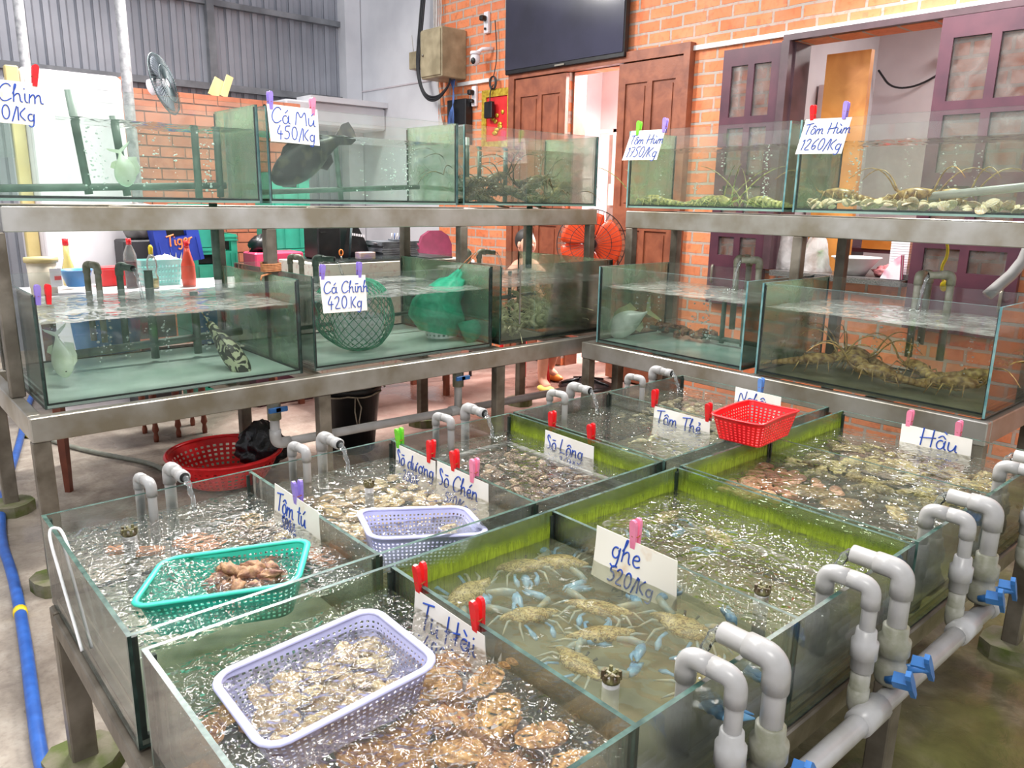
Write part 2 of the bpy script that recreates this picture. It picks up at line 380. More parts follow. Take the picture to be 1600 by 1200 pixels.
mb.build('door_frame', M['wood'])['kind'] = 'structure'
leaf('door_1', 3.80, 4.49, .02, 2.71, 4.985, M['wood'], [(2.55, 1.55), (1.35, .95), (.75, .2)])
leaf('door_2', 2.50, 3.17, .02, 2.71, 4.985, M['wood'], [(2.55, 1.55), (1.35, .95), (.75, .2)])
mb = MB(); mb.box(4.945, 5.0, .0, 1.66, 2.705, 2.745); mb.box(4.93, 5.0, 1.60, 1.66, 1.12, 2.705); mb.box(5.0, 5.2, 1.585, 1.60, 1.12, 2.70)
mb.build('window_frame', M['dkframe'])['kind'] = 'structure'
o = leaf('window_1', 1.66, 2.14, .82, 2.70, 4.985, M['maroon'], [(2.58, 2.22), (2.14, 1.80), (1.72, 1.42), (1.34, 1.20)], (0, 1, 2, 3), M['frost'])
mb = MB(); mb.tube([(4.935, 2.09, 1.12), (4.925, 2.09, 1.10), (4.925, 2.09, 1.0), (4.935, 2.09, .98)], .01, 6); mb.build('bolt_handle', M['steel'], o)
o = leaf('window_2', -.02, .60, .82, 2.70, 4.975, M['maroon'], [(2.58, 2.22), (2.14, 1.80), (1.72, 1.42), (1.34, 1.20)], (0, 1, 2, 3), M['frost'])
mb = MB(); mb.tube([(4.93, .05, 1.12), (4.92, .05, 1.10), (4.92, .05, 1.0), (4.93, .05, .98)], .01, 6); mb.build('bolt_handle', M['steel'], o)
mb = MB(); mb.box(4.9, 5.7, .63, 1.575, 1.08, 1.12); tag(mb.build('counter_top', M['granite']), 'dark speckled granite counter slab in the window opening behind the right rack', 'counter')
mb = MB(); mb.box(5.28, 5.33, 1.18, 1.50, 1.12, 2.64); tag(mb.build('wooden_shutter', M['woodo']), 'orange varnished wooden leaf just inside the window opening', 'shutter')

# ================================================================ RACKS
zL, zB = .736, .62
def legpad(mb, x, y, r_=.10, h=.055):
    n = 10; out = [(r_*cos(2*pi*k/n+.3)*(1+.1*sin(k*2.3)), r_*sin(2*pi*k/n+.3)*(1+.1*cos(k*1.7))) for k in range(n)]
    mb.prism(out, h, (x, y, 0))
    return mb
M['pad'] = PM('mossy_concrete', '#7c7662', '#55602a', 14, .8, bump=.5, bscale=40)
def rack(name, label, beams, posts, pads):
    R_ = thing(name, label, 'rack', (posts[0][0], posts[0][2], 0))
    for nm, b in beams:
        mb = MB(); mb.box(*b, ch=.004); mb.build(nm, M['steel' if name == 'display_rack' else 'steel2'], R_)
    for (x0, x1, y0, y1, z0, z1) in posts:
        mb = MB(); mb.box(x0, x1, y0, y1, z0, z1, ch=.004); mb.build('post', M['steel2'], R_)
    for x, y in pads:
        mb = MB(); legpad(mb, x, y); mb.build('concrete_foot', M['pad'], R_)
    return R_
# left rack
zb = .635; UZ0, UZ1 = 1.43, 1.535
LB = [('front_beam', (.18, 3.75, 1.90, 1.95, zb, zL)), ('back_beam', (.18, 3.75, 2.93, 2.98, zb, zL)), ('side_beam', (.18, .23, 1.95, 2.93, zb, zL)), ('side_beam', (3.70, 3.75, 1.95, 2.93, zb, zL))]
for x in (1.0, 1.42, 2.1, 2.6, 3.2): LB.append(('cross_rail', (x, x+.05, 1.95, 2.93, zb+.04, zL-.006)))
LB += [('upper_front_beam', (.235, 3.79, 2.29, 2.345, UZ0, UZ1)), ('upper_back_beam', (.235, 3.79, 2.93, 2.985, UZ0, UZ1)), ('upper_side_beam', (.235, .29, 2.345, 2.93, UZ0, UZ1)), ('upper_side_beam', (3.735, 3.79, 2.345, 2.93, UZ0, UZ1))]
for x in (.8, 1.9, 3.1): LB.append(('upper_cross_rail', (x, x+.05, 2.345, 2.93, UZ0+.04, UZ1-.006)))
LP = []
for x in (.18, 1.41, 2.56): LP.append((x, x+.065, 1.905, 1.96, .05, zb))
for x in (.18, 1.42, 2.72, 3.66): LP.append((x, x+.065, 2.925, 2.98, .05, zb))
LP.append((3.64, 3.705, 1.905, 1.96, .05, zb))
for x in (.185, 1.355, 2.585, 3.72): LP.append((x, x+.055, 2.29, 2.345, zL if x < .2 or x > 3.7 else zL, UZ0))
for x in (.185, 1.34, 2.60, 3.72): LP.append((x, x+.055, 2.932, 2.987, zL, UZ0))
rack('display_rack', 'long two-tier stainless steel rack holding tanks in front of the corrugated wall', LB, LP, [(.21, 1.93), (1.44, 1.93), (2.59, 1.93), (.21, 2.95), (1.45, 2.95), (2.75, 2.95), (3.69, 2.95), (3.67, 1.93)])
# right rack
RB = [('front_beam', (3.16, 3.21, -.50, 1.80, zb, zL)), ('back_beam', (3.865, 3.915, -.50, 1.80, zb, zL)), ('side_beam', (3.21, 3.865, -.50, -.45, zb, zL)), ('side_beam', (3.21, 3.865, 1.75, 1.80, zb, zL))]
for y in (0, .60, 1.2): RB.append(('cross_rail', (3.21, 3.865, y, y+.05, zb+.04, zL-.006)))
RB += [('upper_front_beam', (3.56, 3.615, -.85, 1.835, UZ0, UZ1)), ('upper_back_beam', (4.03, 4.085, -.85, 1.835, UZ0, UZ1)), ('upper_side_beam', (3.615, 4.03, 1.78, 1.835, UZ0, UZ1)), ('upper_side_beam', (3.615, 4.03, -.85, -.795, UZ0, UZ1))]
for y in (.1, .7, 1.3): RB.append(('upper_cross_rail', (3.615, 4.03, y, y+.05, UZ0+.04, UZ1-.006)))
RP = [(3.165, 3.225, 1.735, 1.795, .05, zb), (3.165, 3.225, .61, .67, .05, zb), (3.165, 3.225, -.495, -.435, .05, zb), (3.86, 3.92, 1.735, 1.795, .05, zb), (3.86, 3.92, -.495, -.435, .05, zb)]
for y in (1.775, .615, -.845): RP.append((3.56, 3.615, y, y+.055, zL if y > -.5 else .05, UZ0))
for y in (1.775, .60, -.6): RP.append((4.03, 4.085, y, y+.055, .05, UZ0))
rack('display_rack', 'two-tier stainless steel rack holding lobster tanks in front of the brick wall', RB, RP, [(3.195, 1.765), (3.195, .64), (3.195, -.465), (3.89, 1.765), (3.89, -.465), (4.06, 1.8), (4.06, .63), (4.06, -.57)])
# low stand
sz0, sz1 = .455, .515
SB = []
for y in (-.83, -.08, .68): SB.append(('long_rail', (-.01, 2.78, y, y+.05, sz0, sz1)))
for x in (-.012, .55, 1.07, 1.61, 2.18, 2.735): SB.append(('cross_rail', (x, x+.045, -.78, .68, sz0, sz1-.004)))
SP = []
for x, y in ((-.01, .675), (-.01, -.83), (1.60, -.835), (2.72, -.835), (2.72, .675), (1.3, .675), (-.01, -.06)): SP.append((x, x+.065, y, y+.055, .05, sz0))
SP[-1] = SP[-2]; SP.pop()
rack('tank_stand', 'low stainless steel stand carrying the open seafood tanks', SB, SP, [(p_[0]+.03, p_[2]+.03) for p_ in SP])

# ================================================================ TANKS
G_ = .010
def pane(R_, nm, x0, x1, y0, y1, z0, z1, m='glass', edge='edge'):
    """one glass sheet: the two large faces clear, the narrow edges green"""
    mb = MB(); mb.box(x0, x1, y0, y1, z0, z1)
    dx, dy, dz = x1-x0, y1-y0, z1-z0; t = min(dx, dy, dz)
    # faces order: bottom, top, -y, +x, +y, -x
    big = {dx: (3, 5), dy: (2, 4), dz: (0, 1)}[t]
    mb.mi = [0 if i in big else 1 for i in range(6)]
    return mb.build(nm, [M[m], M[edge]], R_)
def rippled(mb, x0, x1, y0, y1, z, amp, n=28, seed=0, skirt=None):
    def fn(a, b):
        x, y = x0+(x1-x0)*a, y0+(y1-y0)*b
        return (x, y, z+amp*(noise.noise(Vector((x*13, y*13, seed)))+.5*noise.noise(Vector((x*31, y*31, seed+3)))))
    mb.grid(fn, n, n)
def water(R_, x0, x1, y0, y1, z0, z, mt, ms, amp=.004, seed=0, n=28):
    mb = MB(); rippled(mb, x0, x1, y0, y1, z, amp, n, seed)
    mb.mat = 1
    e = .002
    mb.add([(x0, y0, z0), (x1, y0, z0), (x1, y1, z0), (x0, y1, z0), (x0, y0, z-e), (x1, y0, z-e), (x1, y1, z-e), (x0, y1, z-e)], [(0, 1, 5, 4), (1, 2, 6, 5), (2, 3, 7, 6), (3, 0, 4, 7)], False)
    return mb.build('water', [mt, ms], R_)
def tank(name, label, x0, x1, y0, y1, z0, z1, group=None, gm='glass', em='edge', walls='xXyY', floor='seal', rim=True):
    R_ = thing(name, label, 'tank', ((x0+x1)/2, (y0+y1)/2, z0), group); g = G_
    if 'y' in walls: pane(R_, 'front_glass', x0, x1, y0, y0+g, z0, z1, gm, em)
    if 'Y' in walls: pane(R_, 'back_glass', x0, x1, y1-g, y1, z0, z1, 'glassS' if z1 > .8 and x0 > 3.1 else gm, em)
    if 'x' in walls: pane(R_, 'side_glass', x0, x0+g, y0+g, y1-g, z0, z1, gm, em)
    if 'X' in walls: pane(R_, 'side_glass', x1-g, x1, y0+g, y1-g, z0, z1, 'glassS' if z1 > .8 and x0 < 3.1 else gm, em)
    s_ = MB()   # dark silicone beads down the corners and round the foot
    q = .006 if z1 > .8 else .011
    for x in (x0+g, x1-g-q):
        for y in (y0+g, y1-g-q): s_.box(x, x+q, y, y+q, z0+.012, z1-.01)
    s_.box(x0+g, x1-g, y0+g, y0+g+q, z0+.012, z0+.02); s_.box(x0+g, x1-g, y1-g-q, y1-g, z0+.012, z0+.02)
    s_.box(x0+g, x0+g+q, y0+g, y1-g, z0+.012, z0+.02); s_.box(x1-g-q, x1-g, y0+g, y1-g, z0+.012, z0+.02)
    s_.build('silicone_seam', M['seal'], R_)
    return R_
def bottom(R_, x0, x1, y0, y1, z, m):
    mb = MB(); mb.box(x0+G_, x1-G_, y0+G_, y1-G_, z, z+.012); mb.build('tank_bottom', m, R_)
M['botU'] = PM('green_glass_bottom', '#c4e0d4', '#a0c8ba', 4, .2)
M['botL'] = PM('pale_green_glass_bottom', '#effff4', '#d4eedd', 3, .25)
M['botS'] = PM('silty_tank_bottom', '#8b8a6c', '#6f7058', 6, .8, bump=.2)
M['botD'] = PM('dark_tank_bottom', '#8a8c78', '#66685a', 6, .6)
M['botF'] = PM('grey_green_tank_bottom', '#b9bfab', '#9ca28e', 5, .6)
M['wtU'] = watermat('upper_tank_water_top', (.74, .84, .78, 1), .30, '#bcc5b8', .5, 16, .5)
M['wsU'] = glassmat('upper_tank_water', (.93, .978, .95, 1), .08, .02, '#bcd2c2')
M['wtL'] = watermat('lower_tank_water_top', (.74, .80, .77, 1), .45, '#ccd1c8', .6, 12, .6)
M['wsL'] = glassmat('lower_tank_water', (.945, .985, .965, 1), .08, .035, '#c4e6d6')
M['wsG'] = glassmat('brownish_tank_water', (.945, .96, .91, 1), .10, .04, '#b8be9c')
M['wtN'] = watermat('clear_rippled_water', (.95, .96, .93, 1), .04, '#c4c8bc', .9, 30, .9, 1.2, .014)
M['wtF'] = watermat('bubbling_water', (.955, .965, .945, 1), .03, '#c4c8bc', 1.0, 38, .9, 2.0, .020)
M['wtS'] = watermat('sparkling_cloudy_water', (.91, .92, .84, 1), .12, '#a5a888', 1.0, 38, .9, 1.9, .018)
M['wtG'] = watermat('cloudy_green_water', (.91, .92, .84, 1), .15, '#a5a888', .6, 20, .8, 1.0, .008)
M['wsN'] = glassmat('low_tank_water', (.97, .98, .965, 1), .06, .04, '#b0b59c')
# upper row, left rack
uz0, uz1 = 1.555, 2.02
UY0, UY1 = 2.30, 2.83
for i, (a, b, lab, mud) in enumerate(((.12, 1.35, 'glass tank with a pale fish, upper row, beneath the white card reading Chim', 0),
                    (1.392, 2.572, 'glass tank with a dark grouper in the upper row of the left rack', 0),
                    (2.618, 3.785, 'glass tank heaped with dark lobsters, last in the upper row of the left rack', 1))):
    R_ = tank('glass_tank', lab, a, b, UY0, UY1, uz0, uz1, None, 'glassL', 'edgeB')
    bottom(R_, a, b, UY0, UY1, uz0+.001, M['botU'])
    water(R_, a+G_+.001, b-G_-.001, UY0+G_+.001, UY1-G_-.001, uz0+.014, 1.905, M['wtU'], M['wsU' if i < 2 else 'wsG'], .006, i)
# lower row, left rack
lz0, lz1 = .745, 1.205
for i, (a, b, zt, lab) in enumerate(((.25, 1.365, 1.205, 'wide glass tank with a banded grouper in the lower row of the left rack'),
                    (1.432, 2.575, 1.215, 'glass tank holding two green net bags in the lower row of the left rack'),
                    (2.64, 3.62, 1.215, 'glass tank of pale shrimp at the inner corner of the left rack'))):
    R_ = tank('glass_tank', lab, a, b, 1.975, 2.92, lz0, zt, None, 'glass', 'edge')
    bottom(R_, a, b, 1.975, 2.92, lz0+.001, M['botL'] if i < 2 else M['botS'])
    water(R_, a+G_+.001, b-G_-.001, 1.975+G_+.001, 2.92-G_-.001, lz0+.014, 1.085, M['wtL'], M['wsL' if i < 2 else 'wsG'], .006, 5+i)
# right rack
for i, (a, b, x0, x1, z0, z1, zw, lab) in enumerate(((.74, 1.84, 3.565, 4.03, uz0, uz1, 1.905, 'glass tank of greenish lobsters in the upper row of the right rack'),
                    (-.84, .69, 3.565, 4.03, uz0, uz1, 1.905, 'glass tank with a bed of white shells in the upper row of the right rack'),
                    (.68, 1.705, 3.19, 3.86, lz0, 1.21, 1.09, 'glass tank with a silver pompano in the lower row of the right rack'),
                    (-.475, .60, 3.19, 3.86, lz0, 1.21, 1.09, 'glass tank of lobsters standing over the card reading Hầu, right rack'))):
    R_ = tank('glass_tank', lab, x0, x1, a, b, z0, z1, None, 'glassL' if i < 2 else 'glass', 'edgeB')
    bottom(R_, x0, x1, a, b, z0+.001, M['botU'] if i != 3 else M['botS'])
    water(R_, x0+G_+.001, x1-G_-.001, a+G_+.001, b-G_-.001, z0+.014, zw, M['wtU'] if i < 2 else M['wtL'], M['wsG'] if i != 2 else M['wsL'], .005, 11+i)
# low open tanks
lo0, lo1 = .520, .772
def lowtank(label, x0, x1, y0, y1, divs, wz, bots, wm):
    R_ = tank('open_seafood_tank', label, x0, x1, y0, y1, lo0, lo1)
    xs = [x0]+divs+[x1]
    for d in divs:
        pane(R_, 'divider_glass', d-.005, d+.005, y0+G_, y1-G_, lo0+.012, lo1-.002)
        mb = MB(); q = .009
        for y in (y0+G_, y1-G_-.006):
            mb.box(d-.005-q, d-.005, y, y+.006, lo0+.012, lo1-.012); mb.box(d+.005, d+.005+q, y, y+.006, lo0+.012, lo1-.012)
        mb.build('silicone_seam', M['seal'], R_)
    for i in range(len(xs)-1):
        a, b = xs[i], xs[i+1]
        bottom(R_, a-(.004 if i else 0), b+(.004 if i < len(divs) else 0), y0, y1, lo0+.001, M[bots[i]])
        water(R_, a+G_+.001, b-G_-.001, y0+G_+.001, y1-G_-.001, lo0+.014, wz[i], M[wm[i]], M['wsN'], .0035 if wm[i] != 'wtF' else .005, 20+i+int(x0*7), 36)
    return R_
NW = lowtank('low glass tank in three bays by the left rack, with a turquoise basket and clams', 0, 1.632, -.022, .733, [.562, 1.076], [.712, .712, .708], ['botF', 'botF', 'botD'], ['wtF', 'wtN', 'wtN'])
FR = lowtank('low glass tank in three bays in front, with brown scallops and blue-clawed crabs', .008, 1.632, -.822, -.080, [.553, 1.072], [.722, .697, .702], ['botD', 'botS', 'botS'], ['wtF', 'wtG', 'wtS'])
NE = lowtank('low glass tank in two bays in the far corner, behind the red basket', 1.650, 2.755, -.022, .733, [2.209], [.715, .715], ['botD', 'botS'], ['wtN', 'wtN'])
SE = lowtank('low glass tank in two bays on the right, with smooth clams and oysters', 1.650, 2.745, -.822, -.080, [2.176], [.705, .708], ['botS', 'botD'], ['wtN', 'wtN'])
# algae films on the middle walls
def film(R_, x0, x1, y0, y1, zt, dens=1.0, nm='algae_film'):
    mb = MB(); e = .0008
    if abs(y1-y0) < 1e-6: mb.box(x0, x1, y0-e, y0+e, lo0+.02, lo1-.001)
    else: mb.box(x0-e, x0+e, y0, y1, lo0+.02, lo1-.001)
    mb.build(nm, algae('algae_%.3f_%.1f' % (zt, dens), zt, dens), R_)
film(FR, .565, 1.065, -.091-.001, -.091-.001, .712, 1.0); film(FR, 1.085, 1.62, -.092, -.092, .715, 1.1)
film(FR, 1.6205, 1.6205, -.80, -.10, .715, .8)
film(SE, 1.6625, 1.6625, -.80, -.10, .712, 1.1)
film(NE, 1.6625, 1.6625, .0, .715, .728, .8); film(NW, 1.620, 1.620, .0, .715, .722, .7)
film(SE, 1.67, 2.165, -.092, -.092, .722, .9); film(SE, 2.19, 2.73, -.092, -.092, .722, .9)
film(FR, .02, .54, -.092, -.092, .70, .12)
# ================================================================ HANDWRITING
def ell(cx, cy, rx, ry, a0=90, a1=450, n=12): return [(cx+rx*cos(rad(a0+(a1-a0)*i/n)), cy+ry*sin(rad(a0+(a1-a0)*i/n))) for i in range(n+1)]
O_ = ell(.26, .27, .2, .27)
GL = {
 'C': (.72, [[(.66, .82), (.55, .98), (.32, .95), (.1, .65), (.05, .3), (.2, .03), (.42, 0), (.68, .2)]]),
 'a': (.6, [ell(.24, .26, .19, .25, 60, 400), [(.45, .53), (.44, .1), (.57, .02)]]),
 'h': (.55, [[(.02, .45), (.17, .8), (.2, 1), (.12, .98), (.08, .6), (.07, 0)], [(.08, .3), (.25, .52), (.38, .45), (.4, .06), (.52, .03)]]),
 'i': (.26, [[(.08, .52), (.08, .08), (.22, .02)]]),
 'm': (.82, [[(.03, 0), (.06, .52)], [(.06, .3), (.2, .53), (.32, .45), (.32, 0)], [(.33, .3), (.47, .53), (.6, .45), (.61, .05), (.76, .04)]]),
 'n': (.55, [[(.05, 0), (.07, .52)], [(.07, .3), (.24, .53), (.38, .45), (.39, .05), (.52, .03)]]),
 'M': (.9, [[(.03, 0), (.12, 1), (.4, .35), (.68, 1), (.8, 0)]]),
 'u': (.56, [[(.04, .52), (.05, .12), (.18, 0), (.36, .15), (.42, .52), (.42, .06), (.54, .03)]]),
 'U': (.66, [[(.04, .52), (.05, .12), (.18, 0), (.36, .15), (.42, .52), (.42, .06), (.5, .03)], [(.42, .5), (.56, .6), (.53, .7)]]),
 'o': (.54, [O_]), 'O': (.62, [O_, [(.42, .45), (.56, .55), (.52, .66)]]),
 'T': (.66, [[(0, .88), (.7, 1)], [(.36, .95), (.3, .05), (.36, 0)]]),
 't': (.36, [[(.16, .9), (.14, .1), (.3, .02)], [(0, .6), (.32, .62)]]),
 'H': (.85, [[(.08, 1), (.1, 0)], [(.62, 1), (.64, 0)], [(-.02, .42), (.8, .56)]]),
 'S': (.5, [[(.3, .78), (.16, 1), (.0, .93), (.08, .66), (.36, .4), (.36, .1), (.2, .0), (.05, .1)]]),
 'L': (.62, [[(.14, 1), (.08, .5), (.06, .02), (.3, .06), (.55, .02)]]),
 'd': (.58, [ell(.24, .26, .19, .25, 60, 400), [(.46, 1), (.44, .1), (.56, .02)]]),
 'g': (.55, [ell(.24, .27, .18, .24, 60, 400), [(.43, .52), (.42, -.25), (.25, -.4), (.08, -.28)]]),
 'e': (.48, [[(.06, .28), (.38, .33), (.34, .5), (.2, .54), (.06, .38), (.08, .12), (.25, 0), (.44, .1)]]),
 'K': (.6, [[(.06, .9), (.08, 0)], [(.5, .88), (.1, .42), (.5, .02)]]), 'k': (.5, [[(.06, .9), (.08, 0)], [(.4, .6), (.1, .32), (.42, .02)]]),
 'N': (.8, [[(.04, 0), (.1, 1), (.58, .02), (.66, 1)]]),
 'p': (.52, [[(.06, .5), (.06, -.35)], ell(.25, .27, .19, .24, 150, 510)]),
 '/': (.32, [[(.3, .95), (.02, -.1)]]), '.': (.2, [[(.06, .03), (.1, .0)]]), ' ': (.3, []),
 '0': (.62, [ell(.28, .5, .22, .48)]), '1': (.34, [[(.0, .75), (.2, 1), (.16, 0)]]), '2': (.6, [[(.03, .78), (.2, 1), (.42, .85), (.35, .5), (.02, .02), (.52, .05)]]),
  '3': (.54, [[(.06, .9), (.3, 1), (.42, .8), (.2, .55), (.44, .35), (.3, .02), (.02, .1)]]),
 '4': (.6, [[(.3, 1), (.0, .35), (.52, .38)], [(.36, .62), (.34, -.05)]]), '5': (.58, [[(.5, 1), (.12, .97), (.1, .6), (.35, .62), (.48, .35), (.3, .02), (.03, .08)]]),
 '6': (.56, [[(.42, .98), (.15, .7), (.05, .3), (.22, .02), (.44, .2), (.35, .45), (.1, .3)]]), '7': (.52, [[(.0, .93), (.48, .97), (.2, 0)], [(.12, .5), (.42, .52)]]),
 '8': (.56, [ell(.27, .74, .17, .23), ell(.27, .27, .22, .26)]), '9': (.56, [ell(.25, .7, .2, .25), [(.45, .75), (.4, .2), (.2, 0)]]),
}
AC = {'a1': [(.22, .66), (.4, .86)], 'a0': [(.1, .86), (.3, .68)], 'hat': [(.06, .62), (.26, .82), (.44, .62)], 'bar': [(.05, .72), (.34, .74)], 'hk': [(.2, .66), (.32, .72), (.28, .86), (.16, .82)], 'up1': [(.34, .84), (.5, 1.0)], 'up0': [(.3, 1.02), (.46, .9)]}
MAP = {'á': ('a', ['a1']), 'ú': ('u', ['a1']), 'ù': ('u', ['a0']), 'ô': ('o', ['hat']), 'ò': ('o', ['bar']), 'ì': ('i', ['bar']), 'ư': ('U', []), 'ơ': ('O', []), 'ờ': ('O', ['bar']), 'é': ('e', ['a1']), 'ẻ': ('e', ['hk']), 'ê': ('e', ['hat']), 'ầ': ('a', ['hat', 'up0']), 'à': ('a', ['a0']), 'ứ': ('U', ['a1']), 'ĩ': ('i', ['bar'])}
def smooth(pl, k=2):
    for _ in range(k):
        if len(pl) < 3: return pl
        q = [pl[0]]
        for a, b in zip(pl, pl[1:]): q += [(a[0]*.75+b[0]*.25, a[1]*.75+b[1]*.25), (a[0]*.25+b[0]*.75, a[1]*.25+b[1]*.75)]
        pl = q+[pl[-1]]
    return pl
def strokes(text, size, x, y, slant=.12, sp=1.0):
    out = []; cx = x
    for ch in text:
        base, acc = MAP.get(ch, (ch, []))
        adv, pls = GL[base]
        for pl in pls+[AC[a] for a in acc]: out.append([(cx+(p[0]+p[1]*slant)*size, y+p[1]*size) for p in smooth(pl)])
        if base == 'i' and not acc: out.append([(cx+.14*size, y+.74*size), (cx+.15*size, y+.8*size)])
        cx += adv*size*sp
    return out
def sign(label, tl, tr, down, lines, curl=.004, mat='card', pen=.0019, ink='ink', torn=0, group=None):
    tl, tr, down = Vector(tl), Vector(tr), Vector(down); U = tr-tl; w = U.length; h = down.length
    nrm = down.cross(U).normalized()
    if nrm.dot(Vector((-.336, -1.5, 1.6))-tl) < 0: nrm = -nrm
    def P(a, b, off=0):
        k = curl*(sin(a*3.1+.4)*b*1.2+b*b*1.4*cos(a*2.2))
        dn = down*b*(1+torn*(.12*sin(a*4+1)+.05*sin(a*17)))
        return tl+U*a+dn+nrm*(k+off)
    mb = MB(); nu, nv = 12, 8
    mb.grid(lambda a, b: P(a, b, 0), nu, nv); mb.grid(lambda a, b: P(1-a, b, -.0012), nu, nv)
    E_ = lambda f: [mb.add([f(i/12, 0), f((i+1)/12, 0), f((i+1)/12, 1), f(i/12, 1)], [(0, 1, 2, 3)], False) for i in range(12)]
    for f in (lambda t, s_: P(t, 0, -.0012*s_), lambda t, s_: P(t, 1, -.0012*s_), lambda t, s_: P(0, t, -.0012*s_), lambda t, s_: P(1, t, -.0012*s_)): E_(f)
    mb.mat = 1
    for (txt, size, x, y) in lines:
        for pl in strokes(txt, size, x, y):
            q = [P(p[0]/w, (h-p[1])/h, .0008) for p in pl]
            mb.tube(q, pen, 5)
    mid = (tl+tr)/2
    o = mb.build('price_sign', [M[mat], M[ink]], origin=tuple(mid))
    tag(o, label, 'sign', group); return o
# ---------------------------------------------------------------- clothes pegs
def make_peg(col):
    R_ = thing('clothes_peg', 'peg', 'clothes peg'); m = M[col]
    for s_ in (-1, 1):
        mb = MB(); st = len(mb.v)
        out = [(-.0055, -.028), (.0055, -.028), (.0068, 0), (.0078, .026), (.0065, .034), (.003, .0375), (-.003, .0375), (-.0065, .034), (-.0078, .026), (-.0068, 0)]
        mb.prism([(a*1.15, b) for a, b in out], .0075, (0, 0, 0), (1, 0, 0), (0, 0, 1), (0, s_, 0))
        mb.xf(st, Matrix.Translation((0, s_*.0030, 0)) @ Matrix.Rotation(-s_*.045, 4, 'X'))
        mb.build('peg_arm', m, R_)
    mb = MB(); mb.tube([(.0095*cos(t*.7), .0095*sin(t*.7)*1.1, .001*sin(t*1.4)) for t in range(9)], .0012, 5, closed=True)
    mb.build('spring', M['rust'], R_)
    return Proto(R_)
PEG = {c: make_peg('peg'+c) for c in ('red', 'purple', 'pink', 'green', 'blue')}
def peg(c, loc, normal, label, tilt=0, scale=1.15):
    a = {'x': pi/2, 'y': 0}[normal]
    PEG[c].put(loc, (0, tilt, a) if normal == 'y' else (tilt, 0, a), scale, label)
# cards on the low dividers (plane x = const)
def lowsign(label, x, y0, y1, zt, h, lines, mat='card', **k):
    return sign(label, (x, y0, zt), (x, y1, zt-.003), (-.004, -.004, -h), lines, mat=mat, **k)
lowsign('white card reading Tôm tú on the divider left of the clam bay', .5535, .53, .265, .790, .115, [('Tôm tú', .055, .015, .045), ('580/k', .036, .05, .004)], 'cardold', pen=.0022)
lowsign('white card reading Sò dương beside the lime green peg', 1.068, .685, .455, .768, .12, [('Sò dương', .05, .006, .055), ('280/k', .036, .05, .010)], pen=.0024)
lowsign('white card reading Sò Chén, nearer of two on the clam divider', 1.068, .445, .185, .770, .13, [('Sò Chén', .055, .012, .058), ('520/Kg', .036, .05, .010)], pen=.0024)
lowsign('white card reading Sò Lông hung over the dark cockle bay', 1.6100, .505, .258, .760, .12, [('Sò Lông', .052, .010, .055), ('360/k', .036, .08, .008)], pen=.0024)
lowsign('white card reading Tôm Thẻ left of the red basket', 2.2015, .462, .185, .764, .12, [('Tôm Thẻ', .056, .012, .055)], pen=.0024)
lowsign('white card reading Nghêu half hidden behind the red basket', 2.738, .42, .19, .776, .11, [('Nghêu', .056, .018, .045)], pen=.0024)
lowsign('torn white card reading Tu Hài 480/Kg hung over the brown scallops', .5445, -.195, -.437, .760, .135, [('Tu Hài', .058, .028, .068), ('480/kg', .046, .045, .014)], torn=1, pen=.0022, curl=.010)
lowsign('stained white card reading ghẹ between the two crab bays', 1.064, -.258, -.512, .788, .13, [('ghe', .06, .055, .068), ('520/Kg', .042, .055, .008)], 'cardold', pen=.0023, curl=.008)
lowsign('white card reading Hầu under the far lobster tank', 2.728, -.33, -.582, .776, .10, [('Hầu', .068, .07, .036)], pen=.0026)
for c, x, y, z, lab in (('purple', .562, .400, .792, 'purple peg holding the Tôm tú card'),
    ('green', 1.076, .675, .783, 'lime green peg on the Sò dương card'), ('red', 1.076, .49, .785, 'red peg on the near end of the Sò dương card'),
    ('red', 1.076, .36, .785, 'red peg on the Sò Chén card beside a pink one'), ('pink', 1.076, .262, .783, 'pink peg on the Sò Chén card'),
    ('red', 1.64, .50, .785, 'red peg on the far corner of the Sò Lông card'), ('red', 1.64, .30, .783, 'red peg on the near corner of the Sò Lông card'),
    ('red', 2.209, .468, .790, 'red peg on the far corner of the Tôm Thẻ card'), ('red', 2.209, .20, .788, 'red peg on the Tôm Thẻ card next to the red basket'),
    ('blue', 2.75, .30, .795, 'light blue peg on the Nghêu card'),
    ('red', .553, -.205, .780, 'red peg on the far corner of the Tu Hài card'), ('red', .553, -.405, .780, 'red peg on the near corner of the Tu Hài card'),
    ('pink', 1.072, -.378, .800, 'rusty pink peg holding the ghẹ card'),
    ('pink', 2.74, -.352, .790, 'pink peg on the far corner of the Hầu card'), ('pink', 2.74, -.528, .788, 'pink peg on the near corner of the Hầu card')):
    peg(c, (x, y, z), 'x', lab, random.uniform(-.1, .1))
# cards on the rack tanks
def yplane(label, x0, x1, y, z0, z1, lines, **k): return sign(label, (x0, y, z0), (x1, y, z0-.006), (.004, -.01, z1-z0), lines, **k)
yplane('white card reading Chim 490/Kg at the left edge of the upper row', .165, .465, 2.288, 2.025, 1.860, [('Chim', .070, .105, .085), ('490/Kg', .058, .04, .014)], mat='cardold', pen=.0026)
yplane('white card reading Cá Mú 450/Kg beside the dark grouper', 1.393, 1.662, 2.288, 2.028, 1.852, [('Cá Mú', .078, .012, .090), ('450/Kg', .066, .03, .016)], pen=.0026)
yplane('white card reading Cá Chình 420.Kg over a green net bag', 1.468, 1.722, 1.962, 1.216, 1.036, [('Cá Chình', .060, .010, .095), ('420.Kg', .064, .022, .018)], pen=.0026)
def xplane(label, y0, y1, x, z0, z1, sw, lines, **k): return sign(label, (x, y0, z0), (x, y1, z0-.003), (-.012, sw, z1-z0), lines, **k)
